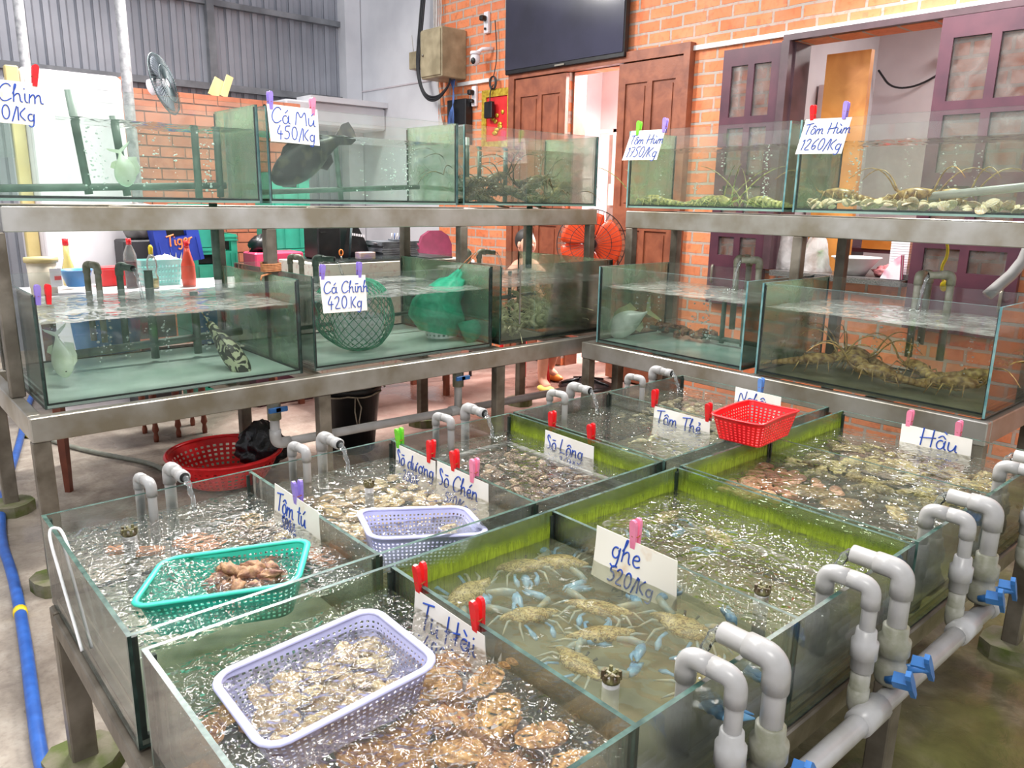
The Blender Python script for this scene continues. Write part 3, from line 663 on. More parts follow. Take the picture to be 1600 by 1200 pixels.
xplane('white card reading Tôm Hùm 1750/Kg with a lime and a purple peg', 1.815, 1.550, 3.553, 2.020, 1.845, .05, [('Tôm Hùm', .058, .012, .098), ('1750/Kg', .066, .02, .018)], pen=.0026)
xplane('white card reading Tôm Hùm 1260/Kg with a red and a purple peg', .657, .415, 3.553, 2.020, 1.848, .03, [('Tôm Hùm', .055, .008, .098), ('1260/Kg', .060, .016, .018)], pen=.0026)
for c, x, y, z, n_, lab, tl_ in (('red', .415, 2.297, 2.045, 'y', 'red peg on the Chim card', .15), ('purple', 1.415, 2.297, 2.040, 'y', 'purple peg on the Cá Mú card', 0), ('pink', 1.640, 2.297, 2.030, 'y', 'pink peg on the Cá Mú card', .05),
    ('purple', 1.487, 1.972, 1.228, 'y', 'purple peg on the left corner of the Cá Chình card', .12), ('purple', 1.692, 1.972, 1.232, 'y', 'rusty purple peg on the right corner of the Cá Chình card', .05),
    ('purple', .272, 1.972, 1.20, 'y', 'purple peg on the bare corner of the banded grouper tank', .05), ('red', .308, 1.972, 1.20, 'y', 'red peg beside a purple one on the banded grouper tank', .05),
    ('green', 3.562, 1.765, 2.028, 'x', 'lime green peg on a Tôm Hùm card', .1), ('purple', 3.562, 1.565, 2.035, 'x', 'purple peg beside a lime one on a Tôm Hùm card', .1),
    ('red', 3.562, .625, 2.040, 'x', 'red peg on the Tôm Hùm card in front of the orange leaf', -.1), ('purple', 3.562, .455, 2.045, 'x', 'purple peg on the Tôm Hùm card in front of the orange leaf', .1)):
    peg(c, (x, y, z), n_, lab, tl_, 1.3 if z > 1.5 else 1.2)

# ================================================================ PIPEWORK
M['jet'] = watermat('falling_water', (.93, .95, .95, 1), .12, '#e8eeee', .5, 40, .4, 1.6)
M['foam'] = PM('white_foam', '#f2f5f3', '#dfe6e2', 40, .35)
def arc(a, b, c, rr, n=5):
    """round the corner a-b-c with radius rr"""
    a, b, c = Vector(a), Vector(b), Vector(c); d1 = (a-b).normalized(); d2 = (c-b).normalized()
    return [(b+d1*rr)*(1-t)**2+b*2*t*(1-t)+(b+d2*rr)*t*t for t in [i/n for i in range(n+1)]]
def pipe(R_, nm, pts, rr, m, collars=(), bend=.03, n=12, jr=1.22):
    P = [Vector(pts[0])]
    mb = MB()
    for i in range(1, len(pts)-1):
        A = arc(pts[i-1], pts[i], pts[i+1], bend); P += A
    P.append(Vector(pts[-1])); mb.tube(P, rr, n)
    o = mb.build(nm, m, R_)
    for i in range(1, len(pts)-1):   # moulded elbow with a collar at each mouth
        b = Vector(pts[i]); d1 = (Vector(pts[i-1])-b).normalized(); d2 = (Vector(pts[i+1])-b).normalized()
        A = arc(pts[i-1], pts[i], pts[i+1], bend, 7)
        A = [A[0]+d1*rr*1.5]+A+[A[-1]+d2*rr*1.5]
        mb = MB(); mb.tube(A, rr*jr, n); mb.build('elbow', m, R_)
    return o
def jet(R_, p, d, drop, r0=.012):
    p = Vector(p); d = Vector(d); pts = []; rr = []
    for i in range(10):
        t = i/9; pts.append(p+d*t+Vector((.002*sin(i*2), 0, -drop*t*t))); rr.append(r0*(1-.35*t)*(1+.15*sin(i*2.4)))
    mb = MB(); mb.tube(pts, rr, 8); mb.build('water_jet', M['jet'], R_)
    e = pts[-1]; mb = MB()
    for k in range(26):
        a = random.uniform(0, 2*pi); q = random.uniform(.0, .05)**1; s_ = random.uniform(.0012, .0035)
        mb.blob((e.x+cos(a)*q, e.y+sin(a)*q, e.z+s_*.2), s_, s_, s_*.8, 6, 4)
    mb.build('splash_foam', M['foam'], R_)
# back row: short siphons and spouts over the rear wall of the low tanks
WH = ['at the left end of the rear wall, by the red colander', 'at the rear of the pale clam bay', 'at the rear of the dark cockle bay', 'at the rear of the white prawn bay', 'at the far rear corner by the rack leg']
for k, (xa, xs) in enumerate(((.255, .350), (.722, .848), (1.293, 1.462), (1.880, 2.045), (2.378, 2.610))):
    R_ = thing('pvc_siphon', 'grey hooked pipe '+WH[k], 'pipe', (xa, .73, .52))
    pipe(R_, 'pipe', [(xa+.006, .678, .60), (xa+.006, .678, .815), (xa-.004, .758, .815), (xa-.004, .758, .60)], .0125, M['pvc'], bend=.018)
    R_ = thing('pvc_spout', 'grey spout pouring water '+WH[k], 'pipe', (xs, .78, .36))
    zz = .812
    pipe(R_, 'pipe', [(xs-.002, .800, .38), (xs-.002, .800, zz), (xs+.006, .700, zz-.006)], .0165, M['pvc'], bend=.026)
    mb = MB(); mb.tube([(xs+.0045, .722, zz-.005), (xs+.007, .694, zz-.0062)], .0185, 14); mb.build('nozzle', M['pvc'], R_)
    mb = MB(); mb.tube([(xs+.007, .695, zz-.0061), (xs+.0071, .6935, zz-.0062)], .0145, 14); mb.build('bore', M['dark'], R_)
    jet(R_, (xs+.008, .693, zz-.008), (.006, -.045, 0), .085, .010)
# main pipe behind and below
R_ = thing('drain_pipe', 'long grey drain pipe running under the left rack behind its legs', 'pipe', (2.3, 2.1, .34))
pipe(R_, 'pipe', [(1.26, 2.1, .66), (1.26, 2.1, .37), (3.5, 2.1, .335)], .024, M['pvc'], bend=.04)
mb = MB(); mb.tube([(2.42, 2.1, .36), (2.42, 2.1, .66)], .024, 12); mb.build('riser', M['pvc'], R_)
mb = MB(); mb.tube([(2.36, 2.1, .354), (2.48, 2.1, .352)], .031, 12); mb.build('tee', M['pvc'], R_)
for x, z in ((1.26, .56), (2.42, .56)):
    mb = MB(); mb.tube([(x, 2.1, z-.06), (x, 2.1, z+.05)], .034, 12); v = mb.build('valve_body', M['pvcd'], R_)
    mb = MB(); mb.box(x-.05, x+.05, 2.045, 2.06, z-.014, z+.012, ch=.003); mb.box(x-.012, x+.012, 2.045, 2.08, z-.012, z+.010); mb.build('valve_lever', M['blue'], v)
# front row: siphons and spouts over the front wall, unions, levers, manifold
R_ = thing('manifold_pipe', 'long pale grey collecting pipe running under the front edge of the low tanks', 'pipe', (1.0, -.905, .50))
mb = MB(); mb.tube([(-.1, -.905, .505), (2.02, -.905, .500)], .024, 14); mb.build('pipe', M['pvc'], R_)
for x in (.745, 1.262, 1.82): mb = MB(); mb.tube([(x-.05, -.905, .5035), (x+.05, -.905, .503)], .031, 14); mb.build('tee', M['pvc'], R_)
mb = MB(); mb.tube([(1.99, -.905, .5002), (2.06, -.905, .4998)], .031, 14); mb.build('end_cap', M['pvc'], R_)
FW = ['over the front wall of the near crab bay', 'over the front wall of the cloudy bay', 'over the front wall of the smooth clam bay', 'over the front wall of the oyster bay']
for k, (xa, xs) in enumerate(((.745, .850), (1.262, 1.382), (1.822, 1.962), (2.395, 2.52))):
    R_ = thing('pvc_siphon', 'pale grey siphon pipe '+FW[k], 'pipe', (xa, -.88, .50)); pv = M['pvc']
    pipe(R_, 'pipe', [(xa-.004, -.775, .59), (xa-.004, -.775, .803), (xa+.002, -.876, .803), (xa+.002, -.876, .56)], .0165, pv, bend=.026)
    mb = MB(); mb.lathe([(.021, .60), (.024, .602), (.024, .632), (.0285, .634), (.0285, .672), (.023, .676), (.0215, .70), (.0165, .701)], (xa+.002, -.876, 0), 16); mb.build('union', M['pvc'], R_)
    pipe(R_, 'lower_bend', [(xa+.002, -.876, .60), (xa+.002, -.876, .505), (xa+.002, -.90, .50)], .021, M['pvcd'], bend=.02, jr=1.1)
    R_ = thing('pvc_spout', 'wide grey spout pipe with blue levers '+FW[k], 'pipe', (xs, -.89, .50))
    pipe(R_, 'pipe', [(xs, -.775, .806), (xs, -.893, .806), (xs, -.893, .55)], .0215, pv, bend=.03, jr=1.18)
    mb = MB(); mb.tube([(xs, -.7755, .806), (xs, -.774, .806)], .0185, 14); mb.build('bore', M['dark'], R_)
    mb = MB(); mb.lathe([(.03, .53), (.034, .54), (.034, .575), (.030, .58), (.030, .60), (.036, .605), (.036, .64), (.028, .645), (.028, .672), (.0215, .674)], (xs, -.893, 0), 16); mb.build('union', M['pvcd'], R_)
    for j, dx in enumerate((-.045, .055)):
        mb = MB(); st = len(mb.v); mb.prism([(-.006, -.055), (.006, -.055), (.012, -.012), (.011, .03), (.007, .042), (-.007, .042), (-.011, .03), (-.012, -.012)], .011, (0, -.006, 0), (1, 0, 0), (0, 0, 1), (0, 1, 0)); mb.box(-.013, .013, .004, .035, -.013, .013)
        mb.xf(st, Matrix.Translation((xs+dx, -.955, .575)) @ Matrix.Rotation(-.6, 4, 'Y') @ Matrix.Rotation(.2, 4, 'Z')); mb.build('valve_lever', M['blue'], R_)
        mb = MB(); mb.tube([(xs+dx, -.955, .572), (xs+dx*.6, -.90, .55)], .011, 8); mb.build('valve_stem', M['blue'], R_)
    jet(R_, (xs, -.773, .803), (0, .045, 0), .10, .013)
# aeration pipes lying inside the tanks
def inner(label, segs, rr, m='pvcg', loc=None):
    R_ = thing('aeration_pipe', label, 'pipe', loc or segs[0][0])
    for i, s_ in enumerate(segs):
        mb = MB(); mb.tube(s_, rr, 10); mb.build('pipe', M[m], R_)
    return R_
inner('dark green pipework in the tank under the card reading Chim', [[(.16, 2.68, 1.60), (1.32, 2.68, 1.64)], [(.66, 2.68, 1.585), (.62, 2.68, 2.05)], [(.83, 2.68, 1.58), (.80, 2.68, 1.95)], [(1.29, 2.68, 1.58), (1.29, 2.68, 1.92)], [(1.17, 2.66, 1.572), (1.17, 2.66, 1.93)]], .018)
inner('thin green pipework behind the dark grouper', [[(1.42, 2.68, 1.605), (2.55, 2.68, 1.66)], [(2.0, 2.68, 1.575), (1.97, 2.68, 1.93)]], .015)
inner('grey pipes standing among the dark lobsters', [[(2.92, 2.66, 1.572), (2.92, 2.66, 1.98)], [(3.04, 2.68, 1.572), (3.04, 2.68, 1.9)], [(3.2, 2.6, 1.572), (3.2, 2.6, 1.9)]], .015)
inner('grey green pipework in the banded grouper tank', [[(.45, 2.62, .835), (1.33, 2.62, .87)], [(.875, 2.62, .775), (.875, 2.62, 1.22)], [(1.09, 2.62, .775), (1.09, 2.62, 1.10)]], .020)
inner('thin grey pipe at the back of the net bag tank', [[(1.5, 2.65, .84), (2.54, 2.65, .88)]], .012)
inner('thin pipes in the pale shrimp tank', [[(2.68, 2.65, .90), (3.55, 2.65, .93)], [(3.3, 2.65, .775), (3.3, 2.65, 1.1)], [(2.78, 2.60, .775), (2.78, 2.60, 1.1)]], .014)
inner('pair of green pipes behind the pompano', [[(3.66, 1.12, .775), (3.66, 1.12, 1.09)], [(3.66, .98, .775), (3.66, .98, 1.09)], [(3.66, 1.66, .80), (3.66, .75, .80)]], .014)
inner('long pale pipe slanting across the white shell bed', [[(3.72, .28, 1.62), (3.66, -.8, 1.74)]], .02, 'pvc')
inner('pale pipe along the front wall of the oyster and clam bays', [[(1.68, -.775, .575), (2.16, -.775, .575)], [(2.19, -.775, .575), (2.72, -.775, .575)]], .015, 'pvc')
inner('pale pipes along the front wall of the crab bays', [[(.58, -.79, .58), (1.05, -.79, .58)], [(1.1, -.79, .58), (1.6, -.79, .58)]], .015, 'pvc')
inner('submerged grey pipe around the cloudy crab bay', [[(1.59, -.13, .62), (1.59, -.78, .62)], [(1.10, -.12, .60), (1.58, -.12, .61)]], .012, 'pvc')
inner('submerged grey pipe around the dark cockle bay', [[(1.09, .70, .66), (1.59, .70, .66)], [(1.595, .69, .66), (1.595, .02, .66)]], .011, 'pvc')
inner('submerged pipe beside the brown scallops', [[(.52, -.12, .64), (.52, -.79, .64)]], .016, 'pvc')
inner('submerged pipe behind the stone slabs', [[(.30, .62, .66), (.53, .64, .67)]], .012, 'pvc')
# drains hanging between the tiers and spouts over the lower tanks
R_ = thing('drain_pipe', 'dark vertical drain pipe between the two tiers above the banded grouper tank', 'pipe', (1.215, 2.6, 1.1))
mb = MB(); mb.tube([(1.215, 2.6, 1.16), (1.215, 2.6, 1.55)], .021, 12); mb.build('pipe', M['pvcg'], R_)
mb = MB(); mb.tube([(1.215, 2.6, 1.10), (1.215, 2.6, 1.16)], .019, 12); mb.build('pipe_end', M['white'], R_)
R_ = thing('drain_pipe', 'bluish vertical drain pipe above the pale shrimp tank', 'pipe', (3.43, 2.6, 1.1))
mb = MB(); mb.tube([(3.43, 2.6, 1.12), (3.43, 2.6, 1.55)], .022, 12); mb.build('pipe', M['pvcg'], R_)
for (x, y, dx, dy, lab) in ((.79, 2.80, .03, -.13, 'over the banded grouper tank'), (1.88, 2.80, .07, -.11, 'behind the Cá Chình card'), (3.14, 2.80, .09, -.07, 'over the pale shrimp tank')):
    R_ = thing('pvc_spout', 'grey green spout pouring '+lab, 'pipe', (x, y, 1.0))
    pipe(R_, 'pipe', [(x, y, .80), (x, y, 1.235), (x+dx, y+dy, 1.228)], .017, M['pvcg'] if x < 2 else M['pvcd'], bend=.025)
    mb = MB(); mb.tube([(x+dx, y+dy, 1.228), (x+dx*1.01, y+dy*1.01, 1.228)], .0145, 12); mb.build('bore', M['dark'], R_)
    jet(R_, (x+dx, y+dy, 1.225), (dx*.5, dy*.5, 0), .15, .010)
for (x, y, lab) in ((.69, 2.80, 'over the banded grouper tank'), (1.79, 2.80, 'behind the Cá Chình card'), (3.05, 2.80, 'over the pale shrimp tank')):
    R_ = thing('pvc_siphon', 'grey hooked pipe '+lab, 'pipe', (x, y, 1.0))
    pipe(R_, 'pipe', [(x, y, .85), (x, y, 1.24), (x-.03, y+.085, 1.24), (x-.03, y+.085, .85)], .015, M['pvcd'], bend=.02)
for (y, lab) in ((1.08, 'over the pompano tank'), (.03, 'over the far lobster tank')):
    R_ = thing('pvc_spout', 'brown stained spout pouring '+lab, 'pipe', (3.75, y, 1.0))
    pipe(R_, 'pipe', [(3.79, y-.09, .85), (3.79, y-.09, 1.275), (3.72, y-.01, 1.27)], .018, M['pvcd'], bend=.025)
    mb = MB(); mb.tube([(3.72, y-.01, 1.27), (3.7195, y-.0095, 1.27)], .015, 12); mb.build('bore', M['dark'], R_)
    jet(R_, (3.72, y-.01, 1.267), (-.03, .02, 0), .17, .010)
R_ = thing('pvc_siphon', 'grey hooked pipe over the far lobster tank', 'pipe', (3.72, .02, 1.0))
pipe(R_, 'pipe', [(3.76, .08, .85), (3.76, .08, 1.265), (3.89, .08, 1.265), (3.89, .08, .9)], .018, M['pvcd'], bend=.022)
R_ = thing('pvc_siphon', 'brown hooked pipe over the pompano tank', 'pipe', (3.72, .9, 1.0))
pipe(R_, 'pipe', [(3.76, 1.12, .85), (3.76, 1.12, 1.275), (3.89, 1.12, 1.275), (3.89, 1.12, .9)], .018, M['pvcd'], bend=.022)
# ================================================================ BASKETS
def selp(t, w, l, rc):
    """rounded-rectangle outline point at parameter t (0..1), half sizes w, l, corner radius rc"""
    per = [(w-rc)*2, rc*pi/2, (l-rc)*2, rc*pi/2]*2; tot = sum(per); s = t*tot; k = 0
    while s > per[k]+1e-12 and k < 7: s -= per[k]; k += 1
    cs = [(w-rc, l-rc), (-(w-rc), l-rc), (-(w-rc), -(l-rc)), (w-rc, -(l-rc))]
    # order: +x side up, corner, top, corner, -x side, corner, bottom, corner
    if k == 0: return (-(w-rc)+s, -l)
    if k == 1: a = -pi/2+s/rc; return ((w-rc)+rc*cos(a), -(l-rc)+rc*sin(a))
    if k == 2: return (w, -(l-rc)+s)
    if k == 3: a = s/rc; return ((w-rc)+rc*cos(a), (l-rc)+rc*sin(a))
    if k == 4: return ((w-rc)-s, l)
    if k == 5: a = pi/2+s/rc; return (-(w-rc)+rc*cos(a), (l-rc)+rc*sin(a))
    if k == 6: return (-w, (l-rc)-s)
    a = pi+s/rc; return (-(w-rc)+rc*cos(a), -(l-rc)+rc*sin(a))
def basket(name, label, m, w, l, h, flare, loc, rot, rc=.04, nu=168, nv=17, wav=0, rimw=.0085):
    R_ = thing(name, label, 'basket')
    mb = MB()
    def side(a, b):
        k = (1-flare)+flare*b; x, y = selp(a, w*k, l*k, rc*k); return (x, y, b*h+wav*b*sin(a*4*pi))
    mb.grid(side, nu, nv, lambda i, j: i % 2 == 1 and j % 2 == 1 and j < nv-2, False)
    nb = int(w*2*(1-flare)/.0052)//2*2+1; nc = int(l*2*(1-flare)/.0052)//2*2+1; k = 1-flare
    def bot(a, b):
        x = (a*2-1); y = (b*2-1); mx = max(abs(x), abs(y), 1e-6)
        # square to rounded rectangle
        px, py = x*w*k, y*l*k
        ex, ey = abs(px)-(w*k-rc*k), abs(py)-(l*k-rc*k)
        if ex > 0 and ey > 0:
            d = math.hypot(ex, ey)
            if d > rc*k: f = rc*k/d; px = math.copysign(w*k-rc*k+ex*f, px); py = math.copysign(l*k-rc*k+ey*f, py)
        return (px, py, 0)
    mb.grid(bot, nb, nc, lambda i, j: i % 2 == 1 and j % 2 == 1, False)
    o = mb.build('basket_body', m, R_); sm = o.modifiers.new('t', 'SOLIDIFY'); sm.thickness = .0022; sm.offset = 0
    mb = MB(); pts = [side(i/72, 1) for i in range(72)]
    mb.tube([(p[0]*1.02, p[1]*1.02, p[2]) for p in pts], rimw, 8, closed=True, flat=.55); mb.build('rim', m, R_)
    R_.location = loc; R_.rotation_euler = rot
    return R_
basket('plastic_basket', 'turquoise perforated basket half sunk in the left bay with conch shells in it', M['cyan'], .175, .125, .085, .13, (.285, .195, .648), (rad(-2), rad(-6), rad(-33)))
basket('plastic_basket', 'large lilac perforated basket of pale clams sunk in the nearest bay', M['lilac'], .168, .122, .085, .14, (.268, -.315, .656), (rad(1), rad(-4), rad(-1)))
basket('plastic_basket', 'lilac perforated basket with three pale clams floating in the bay of tan clams', M['lilac'], .15, .115, .085, .14, (.765, .108, .668), (rad(-4), rad(5), rad(-22)))
basket('plastic_basket', 'bright red square basket perched on the crossing of the low tank walls', M['red'], .142, .098, .092, .18, (2.115, -.060, .7765), (rad(0), rad(0), rad(4)), .02, 100, 17, .004, .006)
M['moon'] = PM('dark_orange_scoop', '#e8762e', '#cf6220', 20, .4)
# round red colander on the floor
R_ = thing('colander', 'wide round red plastic colander lying on the floor under the left rack', 'basket')
mb = MB(); N_ = 96
def cs(a, b): k = .68+.32*b**.7; return (.30*k*cos(2*pi*a), .30*k*sin(2*pi*a), .16*b)
mb.grid(cs, N_, 13, lambda i, j: i % 2 == 1 and j % 2 == 1 and j < 11, False)
mb.grid(lambda a, b: (.204*b*cos(2*pi*a)+1e-5, .204*b*sin(2*pi*a), 0), 48, 9, lambda i, j: i % 2 == 1 and j % 2 == 1, False)
o = mb.build('basket_body', M['red'], R_); sm = o.modifiers.new('t', 'SOLIDIFY'); sm.thickness = .003
mb = MB(); mb.tube([(.305*cos(2*pi*i/60), .305*sin(2*pi*i/60), .162) for i in range(60)], .014, 8, closed=True, flat=.7); mb.build('rim', M['red'], R_)
R_.location = (1.22, 2.70, .02)
# black bin bag in it
M['bag'] = PM('black_bin_liner', '#15161a', '#202127', 30, .22, bump=.3)
mb = MB()
def bagf(a, b):
    th = 2*pi*a; ph = pi*b; d = Vector((sin(ph)*cos(th), sin(ph)*sin(th), cos(ph)))
    q = 1+.32*noise.noise(d*2.6)+.16*abs(noise.noise(d*7))+.10*sin(th*9+ph*5)*sin(ph)
    return (1.43+.13*d.x*q, 2.66+.12*d.y*q, .165+.11*d.z*q+.05*max(0, d.z)**3)
mb.grid(bagf, 40, 22); tag(mb.build('bin_bag', M['bag']), 'crumpled black plastic bag lying in the red colander', 'bag')
M['mint'] = PM('pale_green_packet', '#7fd0a0', '#62b98a', 20, .4)
mb = MB(); st = 0; mb.box(-.05, .05, -.025, .025, 0, .02, ch=.005)
for i in range(7): mb.mat = 1; mb.box(-.03+i*.009, -.026+i*.009, -.0255, -.025, .006, .014)
o = mb.build('soap_packet', [M['mint'], M['dark']]); o.location = (1.20, 2.52, .05); o.rotation_euler = (0, 0, .25); tag(o, 'small pale green packet lying in the red colander', 'packet')
# black bucket
R_ = thing('bucket', 'large black plastic bucket tied with rope under the left rack', 'bucket')
mb = MB(); mb.lathe([(.0, .012), (.145, .012), (.19, .40), (.205, .40), (.205, .375), (.196, .37), (.150, 0), (0, 0)], (0, 0, 0), 36); mb.build('bucket_body', M['black'], R_)
M['rope'] = PM('pale_twine', '#b9ac98', '#96887a', 60, .8); M['ropeo'] = PM('orange_twine', '#c98a5c', '#a86a42', 60, .7)
mb = MB(); mb.tube([(.2*cos(t*.26), .2*sin(t*.26), .365-.012*abs(sin(t*.26*3))) for t in range(24)], .005, 6, closed=True); mb.tube([(-.06, -.2, .36), (-.04, -.215, .30), (-.055, -.21, .22), (-.05, -.20, .16)], .004, 6); mb.tube([(-.07, -.195, .36), (-.08, -.205, .28), (-.062, -.20, .19)], .004, 6)
mb.build('rope_tie', M['rope'], R_)
mb = MB(); mb.tube([(.02, .05, .25), (.09, -.05, .38), (.12, -.08, .44), (.16, -.12, .42), (.18, -.14, .38)], .006, 6); mb.build('rope_end', M['rope'], R_)
R_.location = (2.08, 2.80, 0); R_.scale = (1, 1, 1.08)

# ================================================================ SHELLS
def shellmat(name, c1, c2, c3=None, ring=70, vary=.22, rough=.55, by=-1.0):
    N = NT(name); tc = N.n('ShaderNodeTexCoord').outputs['Generated']
    v = N.n('ShaderNodeVectorMath', {0: tc, 1: (.5, .02, .5)}, operation='SUBTRACT')
    ln = N.n('ShaderNodeVectorMath', {0: v}, operation='LENGTH').outputs['Value']
    nz = N.noise(4, 3, 0, tc)
    ph = N.n('ShaderNodeMath', {0: N.n('ShaderNodeMath', {0: ln, 1: ring}, operation='MULTIPLY'), 1: N.n('ShaderNodeMath', {0: nz.outputs[0], 1: 9}, operation='MULTIPLY')}, operation='ADD')
    sn = N.n('ShaderNodeMath', {0: ph}, operation='SINE')
    f = N.n('ShaderNodeMapRange', {0: sn, 1: -1, 2: 1})
    col = N.mix(f, rgb(c1), rgb(c2))
    n2 = N.noise(7, 4, .3, tc)
    if c3: col = N.mix(N.n('ShaderNodeMapRange', {0: n2.outputs[0], 1: .5, 2: .68}), col, rgb(c3))
    oi = N.n('ShaderNodeObjectInfo').outputs['Random']
    hs = N.n('ShaderNodeHueSaturation', {'Color': col, 'Value': N.n('ShaderNodeMapRange', {0: oi, 3: 1-vary, 4: 1+vary*.5}), 'Hue': N.n('ShaderNodeMapRange', {0: oi, 3: .49, 4: .51})})
    p = N.n('ShaderNodeBsdfPrincipled', {'Base Color': hs, 'Roughness': rough, 'Normal': N.n('ShaderNodeBump', {'Strength': .5, 'Distance': .003, 'Height': f})})
    return N.end(p)
M['scal'] = shellmat('brown_scallop_shell', '#e0aa66', '#a87440', '#e8b878', 40, .25)
M['clamP'] = shellmat('pale_clam_shell', '#dcc6a0', '#b89a70', '#efe0c0', 50)
M['clamT'] = shellmat('tan_clam_shell', '#c9a676', '#a08258', '#b8b08a', 50, .35)
M['clamS'] = shellmat('smooth_pink_clam_shell', '#dba780', '#cb9068', '#e8c09a', 40, .15, .35)
M['cock'] = shellmat('dark_cockle_shell', '#6b5146', '#4a3830', '#c9b096', 40, .5)
M['cockw'] = shellmat('white_lipped_cockle', '#9f7658', '#e0cdb4', '#6a4a38', 40, .4)
M['oyst'] = shellmat('rough_oyster_shell', '#b5a066', '#8d8050', '#d6c88c', 50, .35)
M['nghe'] = shellmat('small_hard_clam_shell', '#a99b78', '#7f7558', '#cdbf98', 80, .3)
M['wsh'] = shellmat('bleached_white_shell', '#e6d6b4', '#d8bd8c', '#e9e4d8', 60, .12)
M['conch'] = shellmat('crusty_conch_shell', '#8d5a3e', '#6b4030', '#a9a06c', 30, .25)
M['slab'] = PM('orange_stone', '#c98d64', '#b57850', 12, .7, bump=.3)
M['pen'] = shellmat('brown_pen_shell', '#8a7040', '#6b542f', '#9b8a58', 70, .1, .3)
def bivalve(name, m, w, l, h, ribs=0, frill=0, seed=0, nu=22, nv=6, open_=0):
    """two joined valves: beak at -y, fan edge ellipse"""
    mb = MB()
    def f(sgn):
        def g(a, b):
            th = -pi/2+2*pi*a; ex, ey = w*cos(th), l*sin(th)
            k = 1+frill*sin(th*9+seed)*.5+frill*noise.noise(Vector((cos(th)*2, sin(th)*2, seed)))
            ex *= k; ey *= k; by = -l*.78
            x = ex*b; y = by*(1-b)+ey*b
            dome = (1-b**2.2)**.6 if b < 1 else 0
            z = h*dome*(1-.35*((1-b)**3))
            if ribs: z += h*.12*sin(th*ribs)*sin(pi*min(1, b*1.1))
            return (x, y, sgn*z*(1 if sgn > 0 else .55)+(open_*b if sgn > 0 else 0))
        return g
    mb.grid(f(1), nu, nv); q = f(-1); mb.grid(lambda a, b: q(1-a, b), nu, nv)
    return mb.build(name, m)
def scatter(poly, n, dmin, tries=6000, seed=1):
    rnd = random.Random(seed); out = []
    xs = [p[0] for p in poly]; ys = [p[1] for p in poly]
    def inside(x, y):
        c = False; j = len(poly)-1
        for i in range(len(poly)):
            if (poly[i][1] > y) != (poly[j][1] > y) and x < (poly[j][0]-poly[i][0])*(y-poly[i][1])/(poly[j][1]-poly[i][1])+poly[i][0]: c = not c
            j = i
        return c
    for _ in range(tries):
        if len(out) >= n: break
        x, y = rnd.uniform(min(xs), max(xs)), rnd.uniform(min(ys), max(ys))
        if inside(x, y) and all((x-a)**2+(y-b)**2 > dmin**2 for a, b in out): out.append((x, y))
    return out
def pile(protos, poly, n, dmin, z, dz, label, cat, group, sc=(.85, 1.15), tilt=.45, seed=1, avoid=None):
    rnd = random.Random(seed+50); k = 0
    for (x, y) in scatter(poly, n, dmin, seed=seed):
        if avoid and avoid(x, y): continue
        P_ = protos[rnd.randrange(len(protos))]
        if not P_.used: tag(P_.r, label, cat, group)
        o = P_.put((x, y, z+rnd.random()*dz), (rnd.uniform(-tilt, tilt), rnd.uniform(-tilt, tilt), rnd.uniform(0, 2*pi)), rnd.uniform(*sc), label, group); k += 1
    return k
def protos(n, *a, **k): return [Proto(bivalve(*a, seed=i*3.7, **k)) for i in range(n)]
# nearest bay: brown fan shells, heaped
sc_ = [Proto(bivalve('scallop', M['scal'], .047, .045, .016, 16, .05, 1.2, 44, 8)), Proto(bivalve('scallop', M['scal'], .052, .041, .015, 14, .09, 4.4, 44, 8))]
lb = 'rounded brown ribbed scallop heaped on the bed of the nearest bay'
pile(sc_, [(.03, -.80), (.535, -.80), (.535, -.105), (.42, -.105), (.42, -.40), (.03, -.42)], 40, .062, .605, .03, lb, 'scallop', 'brown scallops in the nearest bay', (.9, 1.15), .4, 3)
pile(sc_, [(.25, -.80), (.53, -.80), (.53, -.30), (.45, -.42)], 15, .084, .672, .016, lb, 'scallop', 'brown scallops in the nearest bay', (.9, 1.1), .4, 5)
pile(sc_, [(.03, -.40), (.42, -.40), (.42, -.11), (.03, -.11)], 14, .06, .58, .012, lb, 'scallop', 'brown scallops in the nearest bay', (.8, 1.0), .3, 9)
pale = [Proto(bivalve('otter_clam', M['clamP'], .019, .030, .010, 0, .08, 2.0)), Proto(bivalve('otter_clam', M['clamP'], .022, .027, .011, 0, .06, 7.0))]
lb = 'pale oblong clam in the large lilac basket'
pile(pale, [(.14, -.40), (.37, -.40), (.40, -.22), (.14, -.22)], 30, .032, .680, .016, lb, 'clam', 'pale clams in the large lilac basket', (1.0, 1.35), .5, 11)
pile(pale, [(.20, -.37), (.34, -.35), (.39, -.25), (.24, -.25)], 8, .042, .704, .008, lb, 'clam', 'pale clams in the large lilac basket', (.9, 1.15), .4, 12)
for x, y in ((.815, .115), (.86, .11), (.885, .14)):
    dup(pale[0].r, (x, y, .694), (.1, .2, x*9), .95, 'pale clam lying in the lilac basket of the tan clam bay', 'three clams in the second lilac basket')
# bay two: tan clams
tan = [Proto(bivalve('clam', M['clamT'], .026, .022, .011, 0, .04, 1.0)), Proto(bivalve('clam', M['clamP'], .024, .021, .011, 0, .05, 2.5))]
lb = 'tan ridged clam covering the bed of the bay behind the Tôm tú card'
pile(tan, [(.58, .01), (1.055, .01), (1.055, .715), (.58, .715)], 150, .032, .615, .02, lb, 'clam', 'tan clams in the second bay', (.9, 1.2), .35, 21, lambda x, y: False)
pile(tan, [(.60, .30), (1.04, .28), (1.05, .66), (.62, .68)], 60, .044, .645, .015, lb, 'clam', 'tan clams in the second bay', (.9, 1.2), .35, 22)
